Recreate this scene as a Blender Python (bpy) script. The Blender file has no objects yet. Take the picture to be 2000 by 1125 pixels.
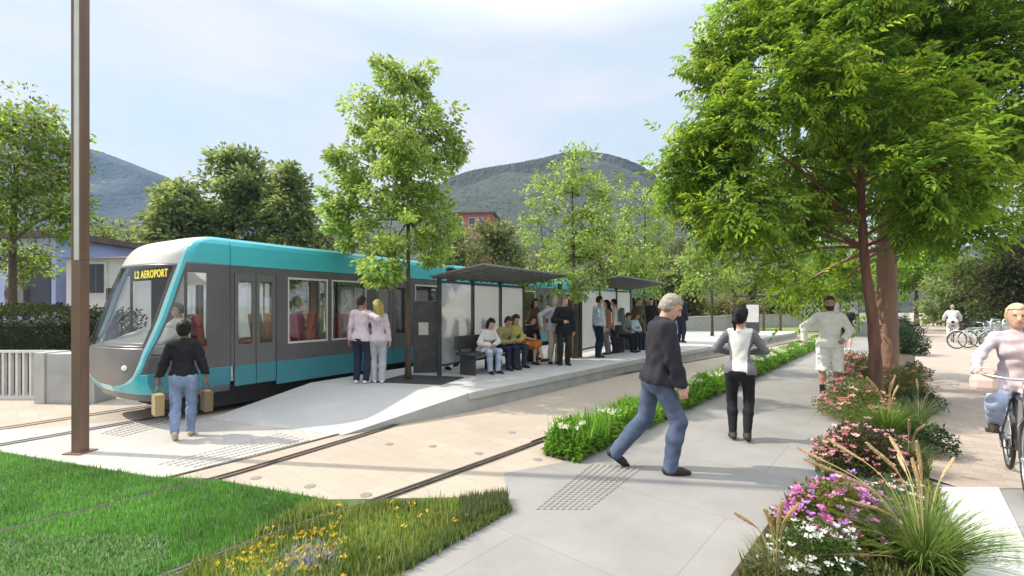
import bpy, math, random
import numpy as np
from mathutils import Vector, Matrix
R = math.radians
# ------------------------------------------------------------------ camera, sky, sun, exposure
scene = bpy.context.scene
FPX, CH, HY = 900.0, 1.7, 597.0          # focal length in photo pixels, eye height, horizon row
cam_d = bpy.data.cameras.new("camera"); cam = bpy.data.objects.new("camera", cam_d)
scene.collection.objects.link(cam); scene.camera = cam
cam.location = (0, 0, CH); cam.rotation_euler = (R(90), 0, 0)
cam_d.sensor_width = 36; cam_d.lens = 36 * FPX / 2000; cam_d.shift_y = 34.5 / 2000
cam_d.clip_start = 0.05; cam_d.clip_end = 6000
SUN_EL, SUN_AZ = 44.0, math.degrees(math.atan2(-0.99, 0.14))    # azimuth of the sun from +Y towards +X
sd = Vector((math.sin(R(SUN_AZ)) * math.cos(R(SUN_EL)), math.cos(R(SUN_AZ)) * math.cos(R(SUN_EL)), math.sin(R(SUN_EL))))
sl = bpy.data.lights.new("sun", 'SUN'); sl.energy = 4.8; sl.angle = R(0.6); sl.color = (1.0, 0.91, 0.77)
so = bpy.data.objects.new("sun", sl); scene.collection.objects.link(so)
so.rotation_euler = (-sd).to_track_quat('-Z', 'Y').to_euler(); so.location = (-30, 10, 40)
world = bpy.data.worlds.new("World"); scene.world = world; world.use_nodes = True
nt = world.node_tree; N, L = nt.nodes, nt.links; N.clear()
out = N.new('ShaderNodeOutputWorld'); bg = N.new('ShaderNodeBackground'); bg.inputs[1].default_value = 0.12
sky = N.new('ShaderNodeTexSky'); sky.sky_type = 'NISHITA'; sky.sun_disc = False
sky.sun_elevation = R(SUN_EL); sky.sun_rotation = R(SUN_AZ); sky.dust_density = 2.0; sky.air_density = 1.0
tc = N.new('ShaderNodeTexCoord'); mp = N.new('ShaderNodeMapping'); mp.inputs['Scale'].default_value = (1.2, 1.2, 5.5)
mp.inputs['Location'].default_value = (3.1, 0.4, 1.7)
n1 = N.new('ShaderNodeTexNoise'); n1.inputs['Scale'].default_value = 1.5; n1.inputs['Detail'].default_value = 6; n1.inputs['Roughness'].default_value = 0.52
r1 = N.new('ShaderNodeValToRGB'); r1.color_ramp.elements[0].position = 0.40; r1.color_ramp.elements[1].position = 0.62
r1.color_ramp.elements[0].color = (4.75, 5.4, 5.7, 1); r1.color_ramp.elements[1].color = (6.35, 6.0, 5.95, 1)
mx = N.new('ShaderNodeMix'); mx.data_type = 'RGBA'; mx.inputs[0].default_value = 0.93
L.new(tc.outputs['Generated'], mp.inputs[0]); L.new(mp.outputs[0], n1.inputs['Vector']); L.new(n1.outputs[0], r1.inputs[0])
L.new(sky.outputs[0], mx.inputs[6]); L.new(r1.outputs[0], mx.inputs[7]); sx = N.new('ShaderNodeSeparateXYZ'); L.new(tc.outputs['Generated'], sx.inputs[0])      # added fill: sky brightened towards the zenith, above the view
mr = N.new('ShaderNodeMapRange'); mr.inputs[1].default_value = .5; mr.inputs[2].default_value = .9; mr.inputs[3].default_value = 1.0; mr.inputs[4].default_value = 3.2; L.new(sx.outputs[2], mr.inputs[0])
vm = N.new('ShaderNodeVectorMath'); vm.operation = 'SCALE'; L.new(mx.outputs[2], vm.inputs[0]); L.new(mr.outputs[0], vm.inputs['Scale']); L.new(vm.outputs[0], bg.inputs[0]); L.new(bg.outputs[0], out.inputs[0])
scene.view_settings.view_transform = 'Standard'; scene.view_settings.look = 'None'
scene.view_settings.exposure = 0.42; scene.view_settings.gamma = 1.0
scene.cycles.max_bounces = 8; scene.cycles.transparent_max_bounces = 16; scene.cycles.volume_bounces = 0
scene.cycles.use_denoising = True

# ------------------------------------------------------------------ helpers
COL = scene.collection
rng = np.random.default_rng(7); random.seed(7)
def G(px, py, z=0.0):                    # photo pixel -> point of the horizontal plane at height z
    Y = (CH - z) * FPX / (py - HY); return ((px - 1000) / FPX * Y, Y)
def at(px, py, Y):                       # photo pixel at depth Y -> world
    return ((px - 1000) / FPX * Y, Y, CH - (py - HY) * Y / FPX)

def tag(o, label=None, cat=None, group=None, kind=None):
    if label: o['label'] = label
    if cat: o['category'] = cat
    if group: o['group'] = group
    if kind: o['kind'] = kind
    return o
def thing(name, label, cat, loc=(0, 0, 0), rz=0.0, group=None):
    o = bpy.data.objects.new(name, None); COL.objects.link(o); o.location = loc; o.rotation_euler = (0, 0, rz); o.empty_display_size = .1
    return tag(o, label, cat, group)
def link(name, me, parent=None):
    o = bpy.data.objects.new(name, me); COL.objects.link(o)
    if parent: o.parent = parent
    return o
def copy_tree(o, parent=None):
    c = o.copy(); COL.objects.link(c)
    if parent: c.parent = parent
    for ch in list(o.children):
        if ch.name in COL.objects: copy_tree(ch, c)
    return c
def npmesh(name, V, Fq, mats, parent=None, smooth=True, midx=None, col=None):
    V = np.asarray(V, np.float32); Fq = np.asarray(Fq, np.int32); k = Fq.shape[1]
    me = bpy.data.meshes.new(name)
    me.vertices.add(len(V)); me.vertices.foreach_set('co', V.ravel())
    me.loops.add(Fq.size); me.loops.foreach_set('vertex_index', Fq.ravel())
    me.polygons.add(len(Fq)); me.polygons.foreach_set('loop_start', np.arange(0, Fq.size, k, dtype=np.int32))
    me.polygons.foreach_set('loop_total', np.full(len(Fq), k, np.int32))
    me.polygons.foreach_set('use_smooth', np.full(len(Fq), bool(smooth)))
    for m in (mats if isinstance(mats, (list, tuple)) else [mats]): me.materials.append(m)
    if midx is not None: me.polygons.foreach_set('material_index', np.asarray(midx, np.int32))
    if col is not None:
        a = me.color_attributes.new('Col', 'FLOAT_COLOR', 'POINT')
        c4 = np.ones((len(V), 4), np.float32); c4[:, :3] = col; a.data.foreach_set('color', c4.ravel())
    me.update(calc_edges=True); me.validate()
    return link(name, me, parent)

class MB:
    def __init__(s): s.v, s.f, s.m = [], [], []
    def add(s, vs, fs, m=0):
        b = len(s.v); s.v += [tuple(v) for v in vs]; s.f += [tuple(i + b for i in f) for f in fs]; s.m += [m] * len(fs); return s
    def box(s, x0, x1, y0, y1, z0, z1, m=0):
        return s.add([(x0, y0, z0), (x1, y0, z0), (x1, y1, z0), (x0, y1, z0), (x0, y0, z1), (x1, y0, z1), (x1, y1, z1), (x0, y1, z1)],
                     [(0, 3, 2, 1), (4, 5, 6, 7), (0, 1, 5, 4), (1, 2, 6, 5), (2, 3, 7, 6), (3, 0, 4, 7)], m)
    def poly(s, pts, z0, z1, m=0):        # vertical prism of a ccw polygon; z1 may be a list
        n = len(pts); zt = z1 if isinstance(z1, (list, tuple)) else [z1] * n
        vs = [(p[0], p[1], z0) for p in pts] + [(p[0], p[1], z) for p, z in zip(pts, zt)]
        return s.add(vs, [tuple(range(n - 1, -1, -1)), tuple(range(n, 2 * n))] + [(i, (i + 1) % n, n + (i + 1) % n, n + i) for i in range(n)], m)
    def sheet(s, pts, z, m=0):
        return s.add([(p[0], p[1], z) for p in pts], [tuple(range(len(pts)))], m)
    def tube(s, pts, rad, n=8, m=0, cap=True, flat=1.0):
        pts = [Vector(p) for p in pts]
        rad = rad if isinstance(rad, (list, tuple)) else [rad] * len(pts)
        vs, fs = [], []; ref = None
        for i, p in enumerate(pts):
            t = (pts[min(i + 1, len(pts) - 1)] - pts[max(i - 1, 0)])
            if t.length < 1e-9: t = Vector((0, 0, 1))
            t.normalize()
            if ref is None: ref = Vector((1, 0, 0)) if abs(t.x) < .8 else Vector((0, 1, 0))
            a = (ref - t * ref.dot(t)).normalized(); b = t.cross(a); ref = a
            for j in range(n):
                an = 2 * math.pi * j / n
                vs.append(p + (a * math.cos(an) + b * math.sin(an) * flat) * rad[i])
        for i in range(len(pts) - 1):
            for j in range(n):
                j2 = (j + 1) % n; fs.append((i * n + j, i * n + j2, (i + 1) * n + j2, (i + 1) * n + j))
        if cap: fs += [tuple(range(n - 1, -1, -1)), tuple(range((len(pts) - 1) * n, len(pts) * n))]
        return s.add(vs, fs, m)
    def build(s, name, mats, parent=None, smooth=False, bevel=0.0):
        me = bpy.data.meshes.new(name); me.from_pydata(s.v, [], s.f)
        for m in (mats if isinstance(mats, (list, tuple)) else [mats]): me.materials.append(m)
        me.polygons.foreach_set('material_index', s.m); me.polygons.foreach_set('use_smooth', [smooth] * len(s.f)); me.update()
        o = link(name, me, parent)
        if bevel:
            b = o.modifiers.new('bevel', 'BEVEL'); b.width = bevel; b.segments = 2; b.limit_method = 'ANGLE'
        return o
    def xf(s, M, start=0):
        for i in range(start, len(s.v)): s.v[i] = tuple(M @ Vector(s.v[i]))
        return s

# ------------------------------------------------------------------ materials
def mat(name, col, rough=.6, metal=0.0, var=0.0, vscale=4.0, bump=0.0, bscale=30.0, col2=None, spec=.5, detail=5, stretch=None, bdist=.01):
    m = bpy.data.materials.new(name); m.use_nodes = True; t = m.node_tree; b = t.nodes['Principled BSDF']
    b.inputs['Base Color'].default_value = (*col, 1); b.inputs['Roughness'].default_value = rough; b.inputs['Metallic'].default_value = metal
    b.inputs['Specular IOR Level'].default_value = spec
    if var or bump or col2:
        c = t.nodes.new('ShaderNodeTexCoord'); src = c.outputs['Object']
        if stretch:
            mp = t.nodes.new('ShaderNodeMapping'); mp.inputs['Scale'].default_value = stretch; t.links.new(src, mp.inputs[0]); src = mp.outputs[0]
    if var or col2:
        n = t.nodes.new('ShaderNodeTexNoise'); n.inputs['Scale'].default_value = vscale; n.inputs['Detail'].default_value = detail
        t.links.new(src, n.inputs['Vector'])
        r = t.nodes.new('ShaderNodeValToRGB'); r.color_ramp.elements[0].position = .32; r.color_ramp.elements[1].position = .68
        a = col; d = col2 or tuple(min(1, x * (1 + var)) for x in col); a = col if col2 else tuple(x * (1 - var) for x in col)
        r.color_ramp.elements[0].color = (*a, 1); r.color_ramp.elements[1].color = (*d, 1)
        t.links.new(n.outputs[0], r.inputs[0]); t.links.new(r.outputs[0], b.inputs['Base Color'])
    if bump:
        n2 = t.nodes.new('ShaderNodeTexNoise'); n2.inputs['Scale'].default_value = bscale; n2.inputs['Detail'].default_value = 4
        t.links.new(src, n2.inputs['Vector'])
        bp = t.nodes.new('ShaderNodeBump'); bp.inputs['Strength'].default_value = bump; bp.inputs['Distance'].default_value = bdist
        t.links.new(n2.outputs[0], bp.inputs['Height']); t.links.new(bp.outputs[0], b.inputs['Normal'])
    return m
def paving(name, col, bw, bh, rot, mortar=.012, var=.08, mcol=.75, rough=.75, big=.25):
    m = mat(name, col, rough, bump=.15, bscale=60); t = m.node_tree; b = t.nodes['Principled BSDF']
    c = t.nodes.new('ShaderNodeTexCoord'); mp = t.nodes.new('ShaderNodeMapping'); mp.inputs['Rotation'].default_value = (0, 0, R(rot))
    t.links.new(c.outputs['Object'], mp.inputs[0])
    br = t.nodes.new('ShaderNodeTexBrick'); br.inputs['Scale'].default_value = 1.0; br.inputs['Brick Width'].default_value = bw; br.inputs['Row Height'].default_value = bh
    br.inputs['Mortar Size'].default_value = mortar; br.inputs['Mortar Smooth'].default_value = .3
    br.inputs['Color1'].default_value = (*[x * (1 - var) for x in col], 1); br.inputs['Color2'].default_value = (*[min(1, x * (1 + var)) for x in col], 1)
    br.inputs['Mortar'].default_value = (*[x * mcol for x in col], 1)
    t.links.new(mp.outputs[0], br.inputs['Vector'])
    n = t.nodes.new('ShaderNodeTexNoise'); n.inputs['Scale'].default_value = .9; n.inputs['Detail'].default_value = 8; n.inputs['Roughness'].default_value = .65; t.links.new(c.outputs['Object'], n.inputs['Vector'])
    r = t.nodes.new('ShaderNodeValToRGB'); r.color_ramp.elements[0].position = .3; r.color_ramp.elements[1].position = .7
    r.color_ramp.elements[0].color = (1 - big, 1 - big, 1 - big, 1); r.color_ramp.elements[1].color = (1, 1, 1, 1); t.links.new(n.outputs[0], r.inputs[0])
    mu = t.nodes.new('ShaderNodeMix'); mu.data_type = 'RGBA'; mu.blend_type = 'MULTIPLY'; mu.inputs[0].default_value = 1
    t.links.new(br.outputs['Color'], mu.inputs[6]); t.links.new(r.outputs[0], mu.inputs[7]); t.links.new(mu.outputs[2], b.inputs['Base Color'])
    return m
def leafmat(name, trans=.4, rough=.5, spec=.3):
    m = bpy.data.materials.new(name); m.use_nodes = True; t = m.node_tree; b = t.nodes['Principled BSDF']
    a = t.nodes.new('ShaderNodeAttribute'); a.attribute_name = 'Col'
    t.links.new(a.outputs['Color'], b.inputs['Base Color']); b.inputs['Roughness'].default_value = rough; b.inputs['Specular IOR Level'].default_value = spec
    tr = t.nodes.new('ShaderNodeBsdfTranslucent'); h = t.nodes.new('ShaderNodeHueSaturation'); h.inputs['Hue'].default_value = .485; h.inputs['Value'].default_value = 1.35
    t.links.new(a.outputs['Color'], h.inputs['Color']); t.links.new(h.outputs[0], tr.inputs['Color'])
    mx = t.nodes.new('ShaderNodeMixShader'); mx.inputs[0].default_value = trans
    t.links.new(b.outputs[0], mx.inputs[1]); t.links.new(tr.outputs[0], mx.inputs[2]); t.links.new(mx.outputs[0], t.nodes['Material Output'].inputs[0])
    return m
def glassmat(name, tint=(.85, .9, .9), refl=.06, rough=.02, milk=0.0, milkcol=(.8, .82, .84)):
    m = bpy.data.materials.new(name); m.use_nodes = True; t = m.node_tree; t.nodes.remove(t.nodes['Principled BSDF'])
    tr = t.nodes.new('ShaderNodeBsdfTransparent'); tr.inputs[0].default_value = (*tint, 1)
    gl = t.nodes.new('ShaderNodeBsdfGlossy'); gl.inputs['Roughness'].default_value = rough
    lw = t.nodes.new('ShaderNodeLayerWeight'); lw.inputs[0].default_value = .35
    mt = t.nodes.new('ShaderNodeMath'); mt.operation = 'MULTIPLY_ADD'; mt.inputs[1].default_value = .75; mt.inputs[2].default_value = refl
    t.links.new(lw.outputs['Fresnel'], mt.inputs[0])
    mx = t.nodes.new('ShaderNodeMixShader'); t.links.new(mt.outputs[0], mx.inputs[0]); t.links.new(gl.outputs[0], mx.inputs[2])
    if milk:
        df = t.nodes.new('ShaderNodeBsdfDiffuse'); df.inputs[0].default_value = (*milkcol, 1); m2 = t.nodes.new('ShaderNodeMixShader'); m2.inputs[0].default_value = milk
        tl = t.nodes.new('ShaderNodeBsdfTranslucent'); tl.inputs[0].default_value = (*milkcol, 1); m3 = t.nodes.new('ShaderNodeMixShader'); m3.inputs[0].default_value = .75
        t.links.new(df.outputs[0], m3.inputs[1]); t.links.new(tl.outputs[0], m3.inputs[2])
        t.links.new(tr.outputs[0], m2.inputs[1]); t.links.new(m3.outputs[0], m2.inputs[2]); t.links.new(m2.outputs[0], mx.inputs[1])
    else: t.links.new(tr.outputs[0], mx.inputs[1])
    t.links.new(mx.outputs[0], t.nodes['Material Output'].inputs[0]); return m
def emit(name, col, s):
    m = bpy.data.materials.new(name); m.use_nodes = True; b = m.node_tree.nodes['Principled BSDF']
    b.inputs['Base Color'].default_value = (.02, .02, .02, 1); b.inputs['Emission Color'].default_value = (*col, 1); b.inputs['Emission Strength'].default_value = s; return m

ROT = 40.7
M = dict(
    track=paving('track_paving', (.40, .34, .275), .42, .21, ROT, .006, .05, .86, big=.12),
    plaza=paving('plaza_paving', (.43, .41, .385), .6, .3, 58, .006, .04, .85, big=.10),
    path=paving('path_concrete', (.29, .28, .268), 2.2, 1.3, ROT, .006, .035, .8, big=.28),
    cycle=paving('cycle_paving', (.43, .355, .30), .2, .1, ROT, .006, .10, .84, big=.16),
    plat=paving('platform_paving', (.45, .445, .44), .5, .5, 58, .005, .04, .88, big=.1),
    concrete=mat('concrete', (.36, .36, .36), .8, var=.12, vscale=3, bump=.25, bscale=40),
    concrete_lt=mat('concrete_light', (.42, .42, .41), .8, var=.1, vscale=2.5, bump=.2, bscale=40),
    white=mat('white_paint', (.60, .595, .58), .6, var=.06, vscale=6, bump=.1),
    soil=mat('soil', (.06, .045, .03), .95, var=.4, vscale=9, bump=.8, bscale=30),
    earth=mat('earth', (.17, .18, .09), .95, var=.3, vscale=.4, bump=.5, bscale=4),
    lawn=mat('lawn_soil', (.045, .085, .025), .95, var=.35, vscale=6, bump=.6, bscale=60),
    rail=mat('rail_steel', (.16, .12, .095), .5, .4, var=.25, vscale=8),
    corten=mat('bronze_paint', (.19, .115, .085), .5, .25, var=.12, vscale=3, bump=.06, stretch=(4, 4, .5)),
    darkmetal=mat('dark_metal', (.075, .075, .08), .45, .5, var=.2, vscale=6),
    greymetal=mat('grey_metal', (.22, .225, .23), .45, .5, var=.12, vscale=6),
    steel=mat('steel', (.55, .56, .57), .3, .9),
    led=mat('led_diffuser', (.8, .8, .8), .3),
    glass=glassmat('clear_glass', (.8, .84, .84), .05),
    tramglass=glassmat('tram_glass', (.92, .94, .94), .10),
    shield=glassmat('windscreen_glass', (.96, .97, .97), .02),
    milk=glassmat('milky_glass', (.95, .96, .97), .05, .05, .6, (.93, .94, .95)),
    teal_shade=mat('shaded_teal_paint', (.045, .21, .26), .3, .1, var=.06, vscale=1.5),  # the teal body paint with the lower side's shade put into the colour
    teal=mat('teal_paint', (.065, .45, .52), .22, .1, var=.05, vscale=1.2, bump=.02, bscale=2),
    teal_lit=mat('pale_lit_teal', (.36, .68, .72), .2, .1),  # pale tone paints in the band's lit edge; the left pillar itself is pale
    tramdark=mat('tram_charcoal', (.105, .10, .11), .28, .1, var=.1, vscale=2),
    tramdoor=mat('tram_door_grey', (.12, .12, .125), .3, .1),
    tramwhite=mat('tram_pearl', (.56, .55, .53), .3, .15, var=.05, vscale=2),
    tramnose=mat('tram_pewter', (.17, .165, .165), .38, .4, var=.1, vscale=2),
    interior=mat('tram_interior', (.80, .80, .78), .6),
    red=mat('red_seat', (.62, .06, .08), .6, var=.1),
    rubber=mat('rubber', (.02, .02, .02), .7),
    amber=emit('amber_led', (1.0, .82, .05), .85),
    lampwhite=mat('headlamp', (.9, .9, .9), .1),
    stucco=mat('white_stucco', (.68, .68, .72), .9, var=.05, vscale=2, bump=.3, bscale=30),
    stucco_shade=mat('shaded_white_stucco', (.40, .47, .74), .9, var=.08, vscale=2, bump=.2),  # white wall with its bluish shade put into the colour
    tile=mat('roof_tile', (.12, .085, .075), .85, var=.3, vscale=5, bump=.6, bscale=16),
    brickred=mat('red_render', (.36, .12, .09), .85, var=.2, vscale=2),
    shutter=mat('dark_shutter', (.05, .055, .09), .6),
    bark=mat('bark', (.085, .06, .042), .9, var=.4, vscale=10, bump=1.0, bscale=26, stretch=(1, 1, .25)),
    barkred=mat('reddish_bark', (.17, .085, .06), .9, var=.35, vscale=8, bump=1.0, bscale=22, stretch=(1, 1, .22), bdist=.03),
    barkpink=mat('pale_reddish_bark', (.27, .16, .12), .9, var=.15, vscale=5, bump=1.0, bscale=20, stretch=(1, 1, .25), bdist=.025),
    leaf=leafmat('leaf', .55), grass=leafmat('grass_blade', .3), petal=leafmat('petal', .3), plume=leafmat('plume_bristle', .35, .8),
)

# ------------------------------------------------------------------ ground and paving (setting)
DP = np.array([math.sin(R(ROT)), math.cos(R(ROT))]); NP_ = np.array([DP[1], -DP[0]])     # along the path, to its right
def along(p, s, t=0): return (p[0] + DP[0] * s + NP_[0] * t, p[1] + DP[1] * s + NP_[1] * t)
def structure(name, mb, m, **k): return tag(mb.build(name, m, **k), kind='structure')
b = MB(); b.add([(-3000, -50, -.012), (3000, -50, -.012), (3000, 4000, -.012), (-3000, 4000, -.012)], [(0, 1, 2, 3)]); structure('ground', b, M['earth'])
pathL0, pathL1 = G(1110, 900), G(1575, 690)
pathR0, pathR1 = G(1602, 900), G(1640, 775)
cycL0, cycL1 = G(1815, 935), G(1790, 780)
track = [(-16, 4.2), (-4, 2.2), (1.2, 2.2), G(990, 1000), (pathL0[0] + .3, pathL0[1]), along(pathL0, 60, .3), along(pathL0, 60, -22), (-16, 16)]
structure('track_bed', MB().sheet(track, 0), M['track'])
plaza = [G(-300, 875), G(0, 858), G(330, 812), (-4.45, 6.85), (-3.9, 7.3), (-2.0, 6.4), G(682, 843), G(318, 934), G(-300, 880 + 10)]
plaza = [(-9.2, 6.25), (-6.5, 6.35), G(330, 812), (-4.55, 7.2), (-3.3, 7.4), (-2.0, 6.3), G(684, 843), G(318, 936), (-3.7, 3.8), (-9.2, 4.6)]
structure('plaza', MB().sheet(plaza, .004), M['plaza'])
far = 140
path = [(.1, 1.4), (9.0, 1.4), (9.0, 3.5), (9.0, 4.25), (4.2, 4.25), along(pathR0, 0), along(pathR0, 12), along(pathR0, far), along(pathL0, far), pathL0, G(1104, 903), G(985, 925), G(992, 1000), G(760, 1125)]
structure('path', MB().sheet(path, .008), M['path'])
cyc = [(4.15, 4.254), (9.4, 4.254), along(cycL0, 6, 2.9), along(cycL0, far, 2.9), along(cycL0, far), cycL0]
structure('cycle_path', MB().sheet(cyc, .012), M['cycle'])
ws = [G(1950, 955), G(1835, 955), along(G(1835, 955), -3.2), along(G(1950, 955), -3.2)]
structure('white_band', MB().sheet(ws[::-1], .016), M['white'])
bed = [pathR0, along(pathR0, 60), along(cycL0, 60), cycL0]
structure('planting_bed', MB().poly([G(1610, 935), along(pathR0, 60), along(cycL0, 60, -.03), (cycL0[0] - .03, cycL0[1])][::-1], -.01, .05), M['soil'])
fb = [G(1535, 985), G(1822, 957), along(G(1835, 955), -3.0, -.04), along(G(1500, 1015), -2.0)]
structure('front_planting_bed', MB().poly(fb, -.01, .045), M['soil'])
verge = [along(cycL0, 4, 2.92), along(cycL0, far, 2.92), along(cycL0, far, 30), along(cycL0, 4, 30)]
structure('verge', MB().sheet(verge[::-1], .006), M['lawn'])
lawn = [(-8.5, 4.62), G(0, 885), G(300, 935), G(410, 938), G(640, 980), G(990, 974), G(992, 1000), G(760, 1125), (-.2, 2.0), (-9, 2.0)]
structure('lawn', MB().poly(lawn[::-1], -.01, .02), M['lawn'])
# drain line beside the plaza, rails
def strip(pts, w, z):
    b = MB(); vs = []
    for i, p in enumerate(pts):
        a = np.array(pts[min(i + 1, len(pts) - 1)]) - np.array(pts[max(i - 1, 0)]); a = a / np.hypot(*a); n = np.array([a[1], -a[0]])
        vs += [(p[0] - n[0] * w / 2, p[1] - n[1] * w / 2, z), (p[0] + n[0] * w / 2, p[1] + n[1] * w / 2, z)]
    return b.add(vs, [(2 * i, 2 * i + 1, 2 * i + 3, 2 * i + 2) for i in range(len(pts) - 1)])
structure('drain_channel', strip([G(318, 936), G(500, 891), G(684, 843), G(760, 826)], .035, .012), M['rail'])
def smooth_line(pts, n=12):
    P = [np.array(p) for p in pts]; P = [2 * P[0] - P[1]] + P + [2 * P[-1] - P[-2]]; o = []
    for i in range(1, len(P) - 2):
        for k in range(n):
            t = k / n; o.append(tuple(.5 * (2 * P[i] + (P[i + 1] - P[i - 1]) * t + (2 * P[i - 1] - 5 * P[i] + 4 * P[i + 1] - P[i + 2]) * t * t + (3 * P[i] - P[i - 1] - 3 * P[i + 1] + P[i + 2]) * t ** 3)))
    return o + [tuple(P[-2])]
rail_b = smooth_line([G(0, 1045), G(410, 940), G(660, 866), G(900, 794), G(1080, 757), G(1240, 727), (14.9, 23.2), (60, 68)])
rail_a = smooth_line([G(300, 1140), G(560, 1040), G(720, 985), G(1000, 884), G(1160, 823), along(G(1160, 823), 4), along(G(1160, 823), 60)])
def rail(name, pts, label):
    b = MB(); V = []
    v1 = strip(pts, .075, .024); b.v += v1.v; b.f += v1.f; b.m += [0] * len(v1.f)
    v2 = strip(pts, .022, .03); b.add(v2.v, v2.f, 1)
    return tag(b.build(name, [M['rail'], M['darkmetal']]), label, 'rail', 'embedded tram rails')
rail('tram_rail', rail_b, 'dark embedded tram rail running closest along the raised platform edge')
rail('tram_rail', rail_a, 'dark embedded tram rail nearest the planted strip and walking man')
TH = math.atan(550 / FPX); TD = np.array([math.sin(TH), math.cos(TH)]); TN = np.array([TD[1], -TD[0]]); TO = np.array([-5.04, 6.3])
def tw(t, s): p = TO + TN * t + TD * s; return (float(p[0]), float(p[1]))
rail('tram_rail', [tw(-.62, -2.6), tw(-.62, 40)], 'right hand rail disappearing under the teal tram front')
rail('tram_rail', [tw(-1.7, -4.0), tw(-1.7, 40)], 'far left rail running from the concrete block under the tram')
M['stud'] = mat('stud_metal', (.26, .23, .20), .6, .2)
# studs in the track
for i, (px, py) in enumerate([(605, 950), (715, 967), (845, 872), (935, 886), (500, 934), (760, 868), (1000, 845), (1050, 898)]):
    x, y = G(px, py); b = MB(); b.tube([(x, y, -.002), (x, y, .005)], [.055, .05], 14)
    tag(b.build('track_stud', M['stud']), 'small flat grey disc set in the beige track paving', 'stud', 'discs set in the track paving')
# tactile paving
def tactile(name, q, nu, nv, z, m, label):
    b = MB(); q = [np.array(p) for p in q]
    for i in range(nu):
        for j in range(nv):
            u, v = (i + .5) / nu, (j + .5) / nv
            p = (1 - u) * (1 - v) * q[0] + u * (1 - v) * q[1] + u * v * q[2] + (1 - u) * v * q[3]
            b.tube([(p[0], p[1], z - .003), (p[0], p[1], z + .006), (p[0], p[1], z + .012)], [.024, .022, .013], 7)
    return tag(b.build(name, m), kind='structure')
tactile('tactile_paving', [G(1040, 998), G(1150, 998), G(1262, 912), G(1150, 908)], 9, 22, .008, M['path'], '')
tactile('tactile_paving', [G(300, 908), G(400, 916), G(610, 862), G(545, 846)], 6, 26, .004, M['plaza'], '')
tactile('tactile_paving', [G(190, 848), G(240, 855), G(350, 826), G(300, 812)], 5, 16, .004, M['plaza'], '')
# platform with ramp: one solid
PZ = .3
pe = [GP for GP in (G(915, 768, PZ), G(1240, 703, PZ), G(1550, 650, PZ))]
pe.append((15.7, 25.4))
lt = [tw(.09, s) for s in (2.5, 6, 12, 18, 22.2)]
r0, l0 = G(668, 851), tw(.12, .75)
b = MB()
top = [pe[0], pe[1], pe[2], pe[3], lt[4], lt[3], lt[2], lt[1], lt[0]]
n = len(top)
b.add([(p[0], p[1], PZ) for p in top] + [(r0[0], r0[1], .006), (l0[0], l0[1], .006)] + [(p[0], p[1], -.01) for p in top],
      [tuple(range(n)), (n + 1, n, 0, n - 1)], 0)
fb_ = n + 2
b.add(b.v, [(i + fb_, (i + 1) % n + fb_, (i + 1) % n, i) for i in range(n - 1)] + [(n, fb_, 0), (n + 1, n - 1, fb_ + n - 1)], 1)
plat = structure('platform', b, [M['plat'], M['concrete']])
# pale coping along the platform edge, with joints every 2 m
for i in range(2):
    a, c = np.array(pe[i]), np.array(pe[i + 1]); d = c - a; Ln = np.hypot(*d); d /= Ln; nn = np.array([d[1], -d[0]])
    b = MB()
    k = max(1, int(Ln / 2))
    for j in range(k):
        s0, s1 = Ln * j / k + .006, Ln * (j + 1) / k - .006
        P = [a + d * s0 + nn * .03, a + d * s1 + nn * .03, a + d * s1 - nn * .28, a + d * s0 - nn * .28]
        b.poly([tuple(p) for p in P], .2, PZ + .008)
    structure('platform_coping', b, M['concrete_lt'])

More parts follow.
